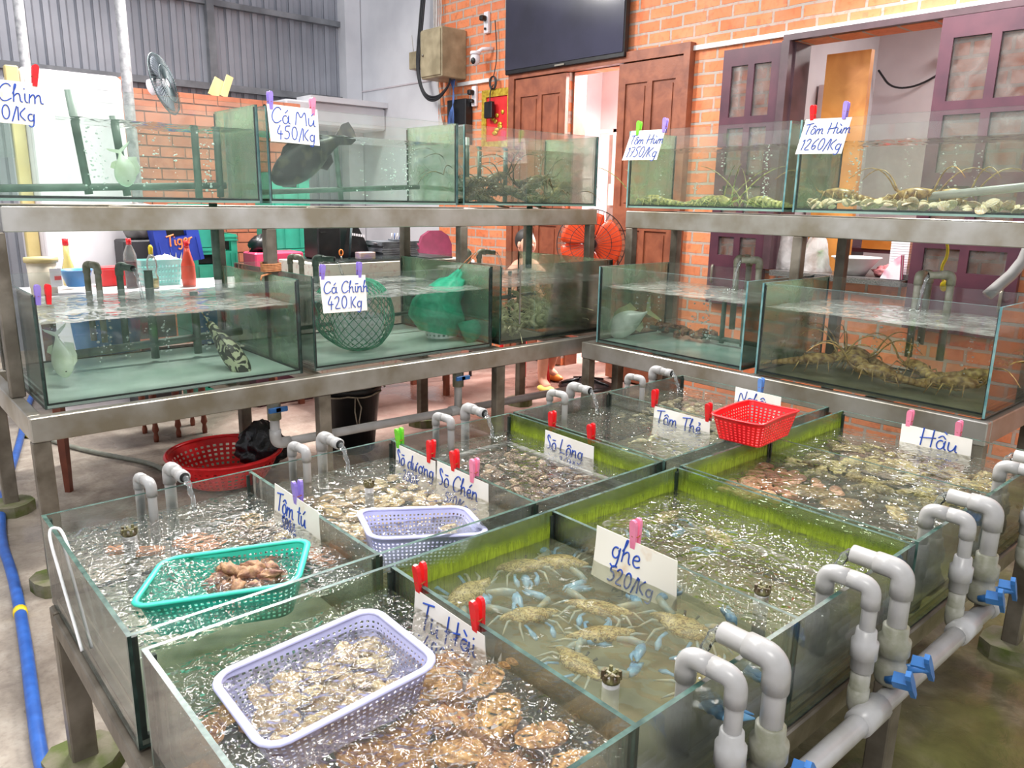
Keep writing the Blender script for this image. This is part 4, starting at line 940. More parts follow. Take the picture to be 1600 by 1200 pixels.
# bay three: dark cockles
ck = [Proto(bivalve('cockle', M['cock'], .018, .016, .010, 10, .05, 1.0, 24, 5)), Proto(bivalve('cockle', M['cockw'], .018, .015, .009, 9, .06, 2.0, 24, 5)), Proto(bivalve('cockle', M['cock'], .017, .017, .010, 12, .04, 5.0, 24, 5))]
lb = 'small dark and white cockle in the heap behind the Sò Chén card'
pile(ck, [(1.10, .02), (1.58, .02), (1.58, .66), (1.10, .66)], 200, .026, .63, .02, lb, 'cockle', 'dark cockles in the third bay', (.85, 1.25), .6, 31)
pile(ck, [(1.14, .06), (1.55, .06), (1.55, .60), (1.14, .60)], 90, .036, .660, .015, lb, 'cockle', 'dark cockles in the third bay', (.9, 1.2), .6, 32)
# far bay: small hard clams
ng = [Proto(bivalve('hard_clam', M['nghe'], .020, .017, .009, 0, .03, 1.0, 18, 5))]
pile(ng, [(2.23, .0), (2.73, .0), (2.73, .71), (2.23, .71)], 110, .036, .65, .02, 'small grey brown clam in the farthest bay behind the Tôm Thẻ card', 'clam', 'small clams in the farthest bay', (.9, 1.3), .4, 41)
# right bay: smooth pink clams and pen shells
sm_ = [Proto(bivalve('clam', M['clamS'], .032, .022, .014, 0, 0, 1.0, 26, 7))]
pile(sm_, [(1.80, -.13), (2.15, -.105), (2.15, -.22), (2.05, -.30), (1.93, -.33), (1.80, -.25)], 34, .036, .660, .014, 'smooth pinkish clam in the cluster below the red basket', 'clam', 'smooth pink clams in the right bay', (.85, 1.1), .3, 51)
M['oyst2'] = M['oyst']
for (x, y, rz, s_) in ((2.02, -.335, .6, 1.0), (2.00, -.46, 1.3, .9)):
    o = bivalve('pen_shell', M['pen'], .062, .088, .016, 0, .02, x, 30, 8); o.location = (x, y, .668); o.rotation_euler = (.1, .05, rz); o.scale = (s_,)*3
    tag(o, 'large flat brown pen shell touching the pink clams' if x > 2.01 else 'large flat brown pen shell nearer the front wall of the smooth clam bay', 'shell')
o = bivalve('pen_shell', M['oyst'], .03, .085, .010, 0, .15, 3, 30, 6); o.location = (2.08, -.60, .665); o.rotation_euler = (0, .1, -1.0); tag(o, 'long yellow oyster lying alone beside the glass divider', 'shell')
for (x, y) in ((2.06, -.27+.02), (2.10, -.33), (2.12, -.38), (2.09, -.40), (2.14, -.30)):
    dup(sm_[0].r, (x, y, .665), (0, 0, x*31), .8, 'small cream clam beside the pen shells', 'stray clams beside the pen shells')
# oysters
oy = [Proto(bivalve('oyster', M['oyst'], .030, .045, .011, 3, .22, 1.0, 28, 6)), Proto(bivalve('oyster', M['oyst'], .026, .040, .013, 4, .25, 6.0, 28, 6))]
lb = 'rough yellowish oyster spread over the bay under the Hầu card'
pile(oy, [(2.20, -.79), (2.72, -.79), (2.72, -.12), (2.20, -.12)], 95, .045, .640, .03, lb, 'oyster', 'oysters under the Hầu card', (.7, 1.1), .4, 61)
# conches in the turquoise basket, stones in the left bay
M['conchy'] = PM('encrusted_conch', '#a07852', '#6e4232', 45, .6, bump=.6, bscale=60, lo=.4, hi=.6)
cp = []
for k in range(2):
    mb = MB(); st = []
    def cf(a, b, k=k):
        th = 2*pi*a; r_ = .021*sin(pi*min(1, b*1.02))**.8*(1-.45*b)*(1+.22*sin(th*5+b*14))*(1+.35*noise.noise(Vector((cos(th)*2, b*5, k*4))))
        return (r_*cos(th), -.032+.07*b, r_*sin(th)*.9)
    mb.grid(cf, 18, 12); cp.append(Proto(mb.build('conch', M['conchy'])))
pile(cp, [(.24, .20), (.30, .12), (.41, .14), (.40, .24), (.30, .30)], 16, .026, .690, .012, 'crusty brown conch in the turquoise basket', 'shell', 'conches in the turquoise basket', (.9, 1.3), .6, 71)
pile(cp, [(.28, .18), (.36, .15), (.38, .22), (.30, .25)], 5, .03, .706, .006, 'crusty brown conch in the turquoise basket', 'shell', 'conches in the turquoise basket', (.9, 1.3), .6, 72)
ml = [Proto(bivalve('mussel', M['clamT'], .014, .028, .009, 0, .05, 1.0)), Proto(bivalve('mussel', M['cockw'], .014, .026, .009, 0, .05, 4.0))]
pile(ml, [(.38, .52), (.53, .42), (.545, .60), (.44, .68)], 40, .022, .645, .03, 'elongated brown shell in the heap behind the Tôm tú card', 'shell', 'brown shells in the rear corner of the left bay', (.9, 1.2), .5, 73)
def slab(x, y, w, l, rz, lab, z=.66):
    mb = MB(); out = [(w*cos(t)*(1+.18*noise.noise(Vector((cos(t)*1.5, sin(t)*1.5, x*9)))), l*sin(t)*(1+.2*noise.noise(Vector((cos(t)*2, sin(t)*2, y*9))))) for t in [2*pi*i/14 for i in range(14)]]
    mb.prism([(max(-w*.82, min(w*.82, a)), max(-l*.82, min(l*.82, b))) for a, b in out], .014); o = mb.build('stone_slab', M['slab']); o.location = (x, y, z); o.rotation_euler = (.05, .04, rz); return tag(o, lab, 'stone')
slab(.33, .53, .062, .075, .5, 'squarish orange stone slab behind the turquoise basket')
slab(.155, .63, .040, .022, -.3, 'small orange stone near the left end wall')
slab(.215, .58, .045, .022, -.5, 'second small orange stone in line behind the water cracker cap', .655)
slab(.545, .25, .035, .075, .35, 'long reddish stone between the turquoise basket and the divider')
for o in bpy.data.objects:
    if o.get('label', '').startswith('second small orange'): o['label'] = 'reddish thin stone between the small orange stone and the turquoise basket'
# standpipe overflow caps poking out of the water
def cap(x, y, lab, z=.715, m='pvc', r_=.017):
    R_ = thing('overflow_standpipe', lab, 'pipe', (x, y, .55))
    mb = MB(); mb.tube([(x, y, .55), (x, y, z)], r_, 16); mb.build('pipe', M[m], R_)
    mb = MB()
    for k in range(8):
        a = 2*pi*k/8; mb.tube([(x+cos(a)*r_, y+sin(a)*r_, z-.004), (x+cos(a)*r_*.95, y+sin(a)*r_*.95, z+.010+.004*(k % 2))], .004, 5)
    mb.lathe([(r_*1.04, z-.008), (r_*1.1, z), (r_*.85, z+.003), (r_*.5, z-.002)], (x, y, 0), 16)
    mb.tube([(x-r_, y, z+.006), (x+r_, y, z+.006)], .003, 5); mb.tube([(x, y-r_, z+.006), (x, y+r_, z+.006)], .003, 5)
    mb.build('notched_cap', M['dkmos'], R_)
M['dkmos'] = PM('slimy_dark_cap', '#4a3a28', '#7d7a52', 50, .35)
cap(.685, -.648, 'notched dark overflow cap standing in the near crab bay'); cap(1.222, -.645, 'notched dark overflow cap standing in the cloudy bay', .712)
cap(.835, .48, 'overflow cap standing in the tan clam bay beside the Tôm tú card', .735, r_=.014); cap(.175, .60, 'round green overflow cap in the left bay beside the orange stones', .722, r_=.018)

# ================================================================ CRABS
def crabm():
    N = NT('mottled_crab_shell'); tc = N.n('ShaderNodeTexCoord').outputs['Object']
    nz = N.noise(95, 4, 2.2, tc)
    f = N.n('ShaderNodeMapRange', {0: nz.outputs[0], 1: .42, 2: .58})
    col = N.mix(f, rgb('#c2b07a'), rgb('#75603c'))
    return N.end(N.n('ShaderNodeBsdfPrincipled', {'Base Color': col, 'Roughness': .4}))
M['crab'] = crabm(); M['crabb'] = PM('blue_crab_limb', '#7db4d6', '#4f86b8', 50, .35); M['crabt'] = PM('blue_tan_crab_limb', '#b0a684', '#7f9aa6', 30, .4)
def make_crab(k):
    R_ = thing('crab', 'crab', 'crab'); rnd = random.Random(k)
    mb = MB()
    def cf(a, b):
        th = 2*pi*a; ph = pi*b; c, s_ = cos(th), sin(th)
        rx = .052+.026*abs(c)**14; ry = .031
        x = rx*c*sin(ph); y = ry*s_*sin(ph)*(1.05 if s_ < 0 else .9)+(0.004*cos(th*9) if s_ > 0 else 0)*sin(ph)**3
        z = .015*cos(ph)*(1 if cos(ph) > 0 else .6)+.0012*noise.noise(Vector((x*70, y*70, k)))
        return (x, y, z)
    mb.grid(cf, 40, 12); cr = mb.build('carapace', M['crab'], R_)
    mb = MB()
    for s_ in (-1, 1): mb.tube([(s_*.012, .027, .005), (s_*.015, .036, .010)], [.0022, .003], 6)
    mb.build('eyes', M['black'], R_)
    for s_ in (-1, 1):
        e = rnd.uniform(-.2, .2); mb = MB()
        p = [(s_*.034, .022, 0), (s_*.062, .040+e*.03, .002), (s_*.082, .060+e*.04, 0)]
        mb.tube(p, [.006, .009, .008], 8); arm = mb.build('claw_arm', M['crabt'], R_)
        q = Vector(p[-1]); d = Vector((-s_*.5+e, .8, 0)).normalized(); n_ = Vector((d.y, -d.x, 0))*s_
        mb = MB(); mb.tube([q, q+d*.020, q+d*.042, q+d*.066+n_*.004], [.007, .0125, .0105, .002], 9, flat=.7); mb.tube([q+d*.034-n_*.009, q+d*.05-n_*.013, q+d*.066-n_*.006], [.005, .0045, .0015], 7)
        mb.build('claw', M['crabb'], R_)
        for j in range(4):
            a = -.15-j*.42+rnd.uniform(-.12, .12); L = .062 if j < 3 else .05
            b0 = Vector((s_*(.044-.006*j), .010-.014*j, -.004)); d1 = Vector((s_*cos(a), sin(a), .15)).normalized()
            b1 = b0+d1*L*.5; d2 = Vector((s_*cos(a-.35), sin(a-.35), -.35)).normalized(); b2 = b1+d2*L*.6
            mb = MB(); mb.tube([b0, b1, b1+d2*L*.3, b2], [.0038, .0034, .0028, .001] if j < 3 else [.0045, .004, .008, .004], 7, flat=1 if j < 3 else .5)
            mb.build('walking_leg', M['crabb'] if j == 3 else M['crabt'], R_)
    return Proto(R_)
CR = [make_crab(1), make_crab(2)]
CB = [(.93, -.125, .2, 'under the algae wall in the near crab bay, farthest left'), (1.015, -.18, -.3, 'tucked into the far corner of the near crab bay'), (.765, -.33, .5, 'beside the Tu Hài card'), (.925, -.40, -.25, 'in the middle of the near crab bay, upper one of two touching'), (.835, -.485, .05, 'in the middle of the near crab bay, lower one of two touching'), (.715, -.535, -1.0, 'climbing the divider by the brown scallops'), (1.015, -.58, -.55, 'alone under the stained ghẹ card'), (.72, -.16, .9, 'in the left corner of the near crab bay'), (.875, -.73, -2.2, 'against the front wall between the grey pipes')]
for i, (x, y, rz, lab) in enumerate(CB):
    CR[i % 2].put((x, y, .664+.005*(i % 3)), (random.uniform(-.2, .2), random.uniform(-.15, .15), rz+pi*(i % 3 == 1)-.75), random.uniform(1.0, 1.15), 'brown blue-clawed crab '+lab)
for i, (x, y, rz, lab) in enumerate(((1.17, -.15, .6, 'left of the rear corner of the cloudy bay'), (1.38, -.11, -.5, 'under the algae at the rear of the cloudy bay'), (1.50, -.15, .1, 'beside the submerged pipe at the rear of the cloudy bay'), (1.50, -.34, 1.2, 'resting on the submerged pipe of the cloudy bay'))):
    CR[i % 2].put((x, y, .655), (0, 0, rz), 1.0, 'greyish crab with blue claws '+lab)

# ================================================================ LOBSTERS
M['lobd'] = PM('dark_lobster_shell', '#3a3020', '#7d6c44', 60, .35, vary=.2)
M['lobg'] = PM('green_spotted_lobster_shell', '#5a5f30', '#cfc47c', 70, .35, vary=.2)
M['lobt'] = PM('tan_lobster_shell', '#7d5526', '#d2b06a', 60, .35, vary=.15)
def make_lobster(m, k):
    R_ = thing('lobster', 'lobster', 'lobster'); rnd = random.Random(k)
    mb = MB(); mb.tube([(0, .02, .018), (0, .05, .022), (0, .09, .024), (0, .125, .020), (0, .14, .014)], [.020, .026, .025, .017, .006], 12, flat=.9); mb.build('carapace', M[m], R_)
    mb = MB()
    for j in range(6):
        y = .018-.020*j; r_ = .0225-.0018*j; z = .016-.0018*j
        mb.tube([(0, y+.012, z), (0, y+.004, z+.001), (0, y-.010, z)], [r_*.86, r_, r_*.92], 12, flat=.75)
    mb.build('abdomen', M[m], R_)
    mb = MB()
    for a in (-.9, -.45, 0, .45, .9):
        d = Vector((sin(a), -cos(a), 0)); p = Vector((0, -.098, .008)); mb.tube([p, p+d*.02, p+d*.042], [.004, .010, .007], 8, flat=.22)
    mb.build('tail_fan', M[m], R_)
    for s_ in (-1, 1):
        mb = MB(); a = rnd.uniform(.1, .5)
        pts = [Vector((s_*.010, .135, .018)), Vector((s_*.02, .16, .03))]
        for t in range(1, 8): pts.append(pts[1]+Vector((s_*sin(a)*.030*t, cos(a)*.022*t, .034*t-.0022*t*t*(1+k % 2))))
        mb.tube(pts, [.0045, .004]+[.0028-.00028*t for t in range(7)], 6); mb.build('antenna', M[m], R_)
        for j in range(4):
            b0 = Vector((s_*.020, .10-.022*j, .012)); b1 = b0+Vector((s_*.035, .018-.012*j, .016)); b2 = b1+Vector((s_*.022, .004-.008*j, -.034))
            mb = MB(); mb.tube([b0, b1, b2], [.0035, .003, .001], 6); mb.build('walking_leg', M[m], R_)
    return Proto(R_)
LD, LG, LT = make_lobster('lobd', 1), make_lobster('lobg', 2), make_lobster('lobt', 5)
rnd = random.Random(4)
for i in range(18):
    LD.put((2.76+i*.052+rnd.uniform(-.02, .02), rnd.uniform(2.42, 2.68), 1.580+.045*(i % 3)), (rnd.uniform(-.2, .4), rnd.uniform(-.3, .3), rnd.choice((-1, 1))*rnd.uniform(1.1, 2.0)), 1.35, 'dark lobster in the tangle on the floor of the end tank', 'dark lobsters in the end tank of the left rack', 'lobster')
for i, (y, x, rz, lab) in enumerate(((1.66, 3.75, 1.2, 'below the 1750 card'), (1.36, 3.75, -1.8, 'second from the 1750 card'), (.88, 3.72, -1.4, 'at the near end of the 1750 card tank'), (1.5, 3.86, -1.3, 'behind the others below the 1750 card'))):
    LG.put((x, y, 1.572), (0, 0, rz*.12+(pi if i % 2 else 0)), 1.45, 'green spotted lobster '+lab, None, 'lobster')
for i, (y, x, rz, lab) in enumerate(((.47, 3.85, 1.5, 'under the 1260 card'), (.24, 3.72, -1.2, 'next to the 1260 card, nearer the glass'), (.02, 3.78, 1.9, 'at the middle of the white shell bed'), (.12, 3.86, -1.7, 'behind the white shell bed'))):
    LT.put((x, y, 1.61), (.1, 0, rz*.12+(pi if i % 2 else 0)), 1.4, 'straw coloured lobster '+lab, None, 'lobster')
for i, (y, x, rz, lab) in enumerate(((.12, 3.42, -1.4, 'standing nearest the glass above the Hầu card tank'), (.38, 3.55, 1.7, 'at the left end of the far lower tank'), (-.12, 3.52, -1.9, 'in the middle of the far lower tank'), (-.20, 3.62, .3, 'at the right end of the far lower tank'), (.22, 3.66, -1.0, 'at the back of the far lower tank'), (.45, 3.34, 1.1, 'against the glass under the Nghêu side of the far lower tank'), (-.05, 3.34, 1.4, 'lying along the front glass of the far lower tank'), (-.20, 3.40, -.4, 'in the near end corner of the far lower tank'))):
    LT.put((x, y, .80), (.1, .1, rz*.3+(pi if i % 2 else 0)), 1.35, 'tan lobster '+lab, None, 'lobster')
wsh = [Proto(bivalve('shell', M['wsh'], .026, .023, .010, 0, .03, 1.0, 18, 5))]
pile(wsh, [(3.58, -.80), (3.72, -.80), (3.72, .66), (3.58, .66)], 110, .024, 1.585, .035, 'bleached cream shell in the bed of the 1260 card tank', 'shell', 'cream shells on the floor of an upper tank', (.8, 1.3), .8, 81)
# shrimp heap in the corner tank
M['shr'] = PM('pale_shrimp', '#e2e0b4', '#b8b888', 60, .4, vary=.2)
def make_shrimp(k):
    R_ = thing('shrimp', 'shrimp', 'shrimp'); mb = MB(); pts = []; rr = []
    for i in range(9):
        a = -1.2+i*.32; pts.append((.0, .035*cos(a)-.02, .030*sin(a)+.02)); rr.append([.004, .009, .0105, .0105, .010, .009, .0075, .006, .002][8-i])
    mb.tube(pts, rr, 9); mb.build('body', M['shr'], R_)
    mb = MB()
    for a in (-.6, 0, .6): mb.tube([pts[0], (sin(a)*.012, pts[0][1]-.008, pts[0][2]-.012)], [.003, .005], 6, flat=.3)
    mb.build('tail', M['shr'], R_)
    for s_ in (-1, 1):
        mb = MB(); mb.tube([pts[8], (s_*.01, pts[8][1]+.03, pts[8][2]+.02), (s_*.03, pts[8][1]+.07, pts[8][2]+.035), (s_*.05, pts[8][1]+.11, pts[8][2]+.02)], .0011, 5); mb.build('antenna', M['shr'], R_)
    return Proto(R_)
SH = make_shrimp(1)
for i in range(100):
    t = i/100; x = rnd.uniform(2.70, 3.55); y = rnd.uniform(2.05, 2.55); hmax = .02+.17*max(0, 1-abs(x-3.15)/.5)*max(.2, (y-2.0)/.5)
    SH.put((x, y, .765+rnd.random()*hmax), (rnd.uniform(-.8, .8), rnd.uniform(-.8, .8), rnd.uniform(0, 6.28)), 1.5, 'pale greenish shrimp in the heap of the corner tank', 'pale shrimp heaped in the corner tank', 'shrimp')
for i in range(9):
    SH.put((rnd.uniform(1.72, 2.17), rnd.uniform(.05, .60), rnd.uniform(.60, .64)), (-.3, 1.4, rnd.uniform(0, 6.28)), 1.1, 'faint grey prawn swimming in the bay of the Tôm Thẻ card', 'prawns swimming in the Tôm Thẻ bay', 'shrimp')
# rock heap in the pompano tank
pile(cp, [(3.62, 1.60), (3.62, 1.25), (3.74, 1.2), (3.74, 1.62)], 22, .035, .79, .03, 'brown knobbly shell on the floor of the pompano tank', 'shell', 'brown shells in the pompano tank', (1, 1.4), .6, 91)

# ================================================================ FISH
def fish(name, label, mats, L, Hh, T, loc, dirv, upv, prof=None, finc=None, spiky=False, bend=0):
    """body loft along +x (tail to head), fins as thin webs; then placed so +x follows dirv"""
    R_ = thing(name, label, 'fish')
    prof = prof or [(0, .14), (.06, .13), (.15, .25), (.3, .62), (.45, .9), (.6, 1), (.75, .93), (.87, .7), (.95, .42), (1, .12)]
    mb = MB(); n = 16; vs = []
    def bx(t): return bend*sin(t*pi)*L
    for (t, q) in prof:
        for k in range(n):
            a = 2*pi*k/n; vs.append((t*L-L/2, bx(t)+T/2*q**.8*cos(a), Hh/2*q*sin(a)*(1.0 if sin(a) > 0 else .92)))
    fs = [(i*n+k, i*n+(k+1) % n, (i+1)*n+(k+1) % n, (i+1)*n+k) for i in range(len(prof)-1) for k in range(n)]+[tuple(range(n-1, -1, -1)), tuple((len(prof)-1)*n+k for k in range(n))]
    mb.add(vs, fs, True); o = mb.build('body', mats[0], R_); o.modifiers.new('s', 'SUBSURF').render_levels = 1
    fm = mats[1] if len(mats) > 1 else mats[0]; t_ = .004
    def web(nm, out): m_ = MB(); m_.prism(out, t_, (-L/2, bx(.5)*.6-t_/2, 0), (1, 0, 0), (0, 0, 1), (0, 1, 0)); m_.build(nm, fm, R_)
    if spiky: web('tail_fin', [(.04*L, .05*Hh), (-.12*L, .42*Hh), (-.20*L, .50*Hh), (-.06*L, .0), (-.20*L, -.5*Hh), (-.12*L, -.42*Hh), (.04*L, -.05*Hh)])
    else: web('tail_fin', [(.06*L, .12*Hh), (-.10*L, .30*Hh), (-.2*L, .26*Hh), (-.22*L, 0), (-.2*L, -.26*Hh), (-.10*L, -.30*Hh), (.06*L, -.12*Hh)])
    web('dorsal_fin', [(.2*L, .25*Hh), (.28*L, .42*Hh if not spiky else .62*Hh), (.4*L, .60*Hh), (.55*L, .64*Hh), (.7*L, .58*Hh), (.78*L, .42*Hh), (.5*L, .35*Hh)])
    web('anal_fin', [(.2*L, -.22*Hh), (.22*L, -.42*Hh), (.34*L, -.52*Hh), (.42*L, -.36*Hh)])
    for s_ in (-1, 1):
        m_ = MB(); m_.prism([(0, 0), (-.07*L, .04*L), (-.15*L, .02*L), (-.15*L, -.05*L), (-.06*L, -.045*L)], .003, (.20*L, bx(.7)+s_*T*.44, -.05*Hh), (1, s_*.3, 0), (0, 0, 1), (0, s_, 0)); m_.build('pectoral_fin', fm, R_)
        m_ = MB(); m_.blob((.38*L, bx(.88)+s_*T*.30, .10*Hh), L*.018, L*.010, L*.018, 10, 6); m_.build('eye', M['black'], R_)
    X = Vector(dirv).normalized(); Z = Vector(upv); Z = (Z-X*Z.dot(X)).normalized(); Y = Z.cross(X)
    R_.matrix_world = Matrix(((X.x, Y.x, Z.x, loc[0]), (X.y, Y.y, Z.y, loc[1]), (X.z, Y.z, Z.z, loc[2]), (0, 0, 0, 1)))
    return R_
M['grou'] = PM('dark_mottled_grouper', '#0b0a09', '#4a4630', 14, .6, lo=.52, hi=.68)
def bandm():
    N = NT('banded_grouper'); tc = N.n('ShaderNodeTexCoord').outputs['Object']
    v = N.noise(16, 2, 2.2, tc, .4); f = N.n('ShaderNodeMapRange', {0: v.outputs[0], 1: .50, 2: .53})
    return N.end(N.n('ShaderNodeBsdfPrincipled', {'Base Color': N.mix(f, rgb('#35332a'), rgb('#c9caa6')), 'Roughness': .45}))
M['band'] = bandm(); M['silv'] = PM('silver_fish_skin', '#e4e8dc', '#b4beac', 9, .3, .1); M['yfin'] = PM('yellowish_fin', '#b9b47c', '#8f9a74', 12, .5); M['pale'] = PM('pale_silver_fish_skin', '#e3ebdc', '#bcc8a8', 9, .35)
fish('grouper', 'large dark mottled grouper hanging head down behind the Cá Mú card', [M['grou']], .50, .20, .12, (1.69, 2.47, 1.785), (-1, -.15, -.55), (-.5, 0, 1), [(0, .3), (.08, .3), (.2, .42), (.35, .75), (.5, .98), (.65, 1), (.78, .9), (.88, .7), (.96, .42), (1, .2)])
fish('pomfret', 'pale pomfret swimming straight down in the tank under the Chim card', [M['pale']], .17, .115, .045, (.762, 2.45, 1.70), (.03, -.45, -1), (.80, -.75, .2), spiky=True)
fish('grouper', 'grouper with cream and black bands facing the glass, lower row', [M['band']], .33, .13, .11, (1.095, 2.22, .86), (.30, -.55, -.75), (-.4, -.5, .5), [(0, .28), (.08, .28), (.2, .4), (.35, .7), (.5, .92), (.65, 1), (.8, .95), (.9, .78), (.96, .5), (1, .25)])
fish('fish', 'faint pale fish nose down beside the left end glass, lower row', [M['pale']], .20, .10, .05, (.39, 2.3, .895), (.02, -.5, -1), (.9, -.5, .2), spiky=True)
fish('pompano', 'silver pompano with a yellow fin in the near corner of its tank', [M['silv'], M['yfin']], .30, .17, .06, (3.36, 1.60, .865), (-.25, .9, -.58), (0, .5, 1), [(0, .08), (.05, .09), (.12, .16), (.24, .5), (.4, .86), (.58, 1), (.74, .97), (.87, .8), (.95, .5), (1, .2)], spiky=True)
# ================================================================ NET BAGS
M['net'] = PM('green_netting', '#128f66', '#0c6a4c', 30, .5)
def netm():
    N = NT('fine_green_mesh'); d = N.n('ShaderNodeBsdfPrincipled', {'Base Color': rgb('#1fae84'), 'Roughness': .5})
    nz = N.noise(20, 3, 1.5); t = N.n('ShaderNodeBsdfTransparent', {'Color': (.75, .95, .85, 1)})
    return N.end(N.n('ShaderNodeMixShader', {0: N.n('ShaderNodeMapRange', {0: nz.outputs[0], 1: .3, 2: .7, 3: .62, 4: .97}), 1: t, 2: d}))
M['netf'] = netm()
R_ = thing('net_bag', 'green diamond mesh net bag drawn over a white basket, below the Cá Chình card', 'net bag', (1.85, 2.30, .76))
def nb(a, b):
    th = 2*pi*a; ph = pi*b; q = 1+.10*sin(th*3+1)*sin(ph)+.08*noise.noise(Vector((cos(th)*2, sin(th)*2, b*4)))
    z = .965+.195*cos(ph)+.03*sin(th)*sin(ph)
    return (1.845+.225*sin(ph)**.8*cos(th)*q, 2.28+.20*sin(ph)**.8*sin(th)*q, max(z, .768))
mb = MB(); nu, nv = 30, 22
vs = [nb((i+(j % 2)*.5)/nu, j/nv) for j in range(nv+1) for i in range(nu)]
fs = []
for j in range(0, nv-1):
    for i in range(nu):
        o_ = j % 2; fs.append((j*nu+i, (j+1)*nu+(i+(0 if o_ == 0 else 1)) % nu, (j+2)*nu+i, (j+1)*nu+(i-(1 if o_ == 0 else 0)) % nu))
mb.add(vs, fs, False); o = mb.build('netting', M['net'], R_); w_ = o.modifiers.new('w', 'WIREFRAME'); w_.thickness = .0060; w_.use_even_offset = False
mb = MB()
def ib(a, b): k = .75+.25*b; return (1.86+.155*k*cos(2*pi*a), 2.28+.14*k*sin(2*pi*a), .79+.16*b)
mb.grid(ib, 60, 12, lambda i, j: i % 2 == 1 and j % 2 == 1, False); o = mb.build('inner_basket', M['white'], R_); w_ = o.modifiers.new('w', 'SOLIDIFY'); w_.thickness = .004
R_ = thing('net_bag', 'fine green net bag tied up by a loop of twine, beside the diamond mesh bag', 'net bag', (2.42, 2.3, .76))
def nb2(a, b):
    th = 2*pi*a; t = b
    cx = 2.40+.26*max(0, t-.45)**1.1*1.6; cz = .80+.40*t**.9; r_ = .20*(1-t)**.55*(1+.12*sin(th*7+t*6)*t)*(.35+.65*min(1, (t+.12)*3)) if t < .97 else .012
    if t > .8: r_ = max(r_*.55, .016)
    return (cx+r_*cos(th)*1.05, 2.28+r_*sin(th)*.8, max(.768, cz-.03*cos(th)*(1-t)))
mb = MB(); mb.grid(nb2, 60, 36); mb.build('netting', M['netf'], R_)
mb = MB(); mb.tube([(2.50, 2.16, .79), (2.58, 2.12, .83), (2.66, 2.10, .79), (2.67, 2.10, .775)], [.09, .06, .03, .008], 12); mb.build('net_fold', M['netf'], R_)
mb = MB(); mb.grid(lambda a, b: (2.43+.12*(.8+.2*b)*cos(2*pi*a), 2.28+.10*(.8+.2*b)*sin(2*pi*a), .775+.10*b), 40, 8, lambda i, j: i % 2 == 1 and j % 2 == 1, False); o = mb.build('inner_basket', M['white'], R_); w_ = o.modifiers.new('w', 'SOLIDIFY'); w_.thickness = .004
mb = MB(); mb.tube([(2.56, 2.28, 1.17), (2.585, 2.25, 1.22), (2.63, 2.20, 1.285), (2.645, 2.20, 1.275), (2.60, 2.24, 1.21), (2.565, 2.28, 1.165)], .004, 6); mb.build('twine_loop', M['ropeo'], R_)
# rope wound on the rack post
mb = MB(); pts = []
for i in range(100): a = 2*pi*i/18; pts.append((1.383+.048*cos(a), 2.318+.048*sin(a), 1.215+.045*i/100))
mb.tube(pts, .005, 6); mb.tube([pts[0], (1.31, 2.27, 1.20), (1.30, 2.26, 1.18)], .005, 6); tag(mb.build('rope_coil', M['ropeo']), 'orange brown twine wound round the rack post between the lower tanks', 'rope')
# bubbles
M['bub'] = glassmat('air_bubble', (.97, 1, .99, 1), 3.0, .62, '#fbfffd')
def bubbles(label, x0, x1, y0, y1, z0, z1, cols, n, seed, rmax=.0085):
    rnd = random.Random(seed); mb = MB(); cl = [(rnd.uniform(x0, x1), rnd.uniform(y0, y1)) for _ in range(cols)]
    for i in range(n):
        c = cl[rnd.randrange(cols)]; r_ = rnd.uniform(.0018, rmax)*rnd.uniform(.5, 1); t = rnd.random()
        mb.blob((c[0]+rnd.gauss(0, .010), c[1]+rnd.gauss(0, .008), z0+(z1-z0)*t), r_, r_, r_*.75, 6, 4)
    tag(mb.build('air_bubbles', M['bub']), label, 'bubbles', None, 'stuff')
bubbles('strings of air bubbles rising in the tank under the Chim card', .55, 1.3, 2.38, 2.66, 1.60, 1.89, 9, 170, 1)
bubbles('strings of air bubbles rising beside the dark grouper', 1.95, 2.5, 2.38, 2.66, 1.60, 1.89, 8, 150, 2)
bubbles('air bubbles rising over the dark lobsters', 2.7, 3.7, 2.38, 2.66, 1.63, 1.89, 9, 140, 3)
bubbles('air bubbles rising in the 1750 card tank', 3.64, 3.95, .85, 1.75, 1.62, 1.89, 8, 130, 4)
bubbles('air bubbles rising over the white shell bed', 3.64, 3.95, -.8, .60, 1.64, 1.89, 12, 230, 5)
bubbles('air bubbles rising in the banded grouper tank', .4, 1.3, 2.2, 2.6, .80, 1.07, 9, 160, 6)
bubbles('air bubbles rising in the corner shrimp tank', 2.7, 3.5, 2.2, 2.6, .85, 1.07, 8, 110, 7)
bubbles('air bubbles rising in the pompano tank', 3.3, 3.7, .8, 1.6, .82, 1.07, 9, 120, 8)
bubbles('air bubbles rising in the far lower lobster tank', 3.3, 3.7, -.4, .5, .84, 1.07, 9, 130, 9)
# ================================================================ BACK OF THE HALL
def simple(name, label, cat, parts, loc=None, rot=None, group=None):
    """parts: list of (part name, material, builder function)"""
    R_ = thing(name, label, cat, (0, 0, 0), group)
    for nm, m, fn in parts:
        mb = MB(); fn(mb); mb.build(nm, m, R_)
    if loc is not None: R_.location = loc
    if rot is not None: R_.rotation_euler = rot
    return R_
M['whitep'] = PM('white_painted_panel', '#f2eef2', '#e6e0e6', 3, .4)
M['cream'] = PM('yellowed_plastic', '#dcc88f', '#cbb67a', 5, .5)
M['tubb'] = PM('blue_tub_plastic', '#4f9fe4', '#3a88d0', 6, .35)
M['teal'] = PM('teal_crate_plastic', '#2fa388', '#268f77', 8, .45)
M['tigb'] = PM('blue_crate_plastic', '#2c46b0', '#243a9c', 8, .4)
M['orng'] = PM('orange_lettering', '#ee8a4a', '#e67a3a', 20, .4)
M['pinkb'] = PM('pink_box_plastic', '#d8446a', '#c63a5e', 10, .4)
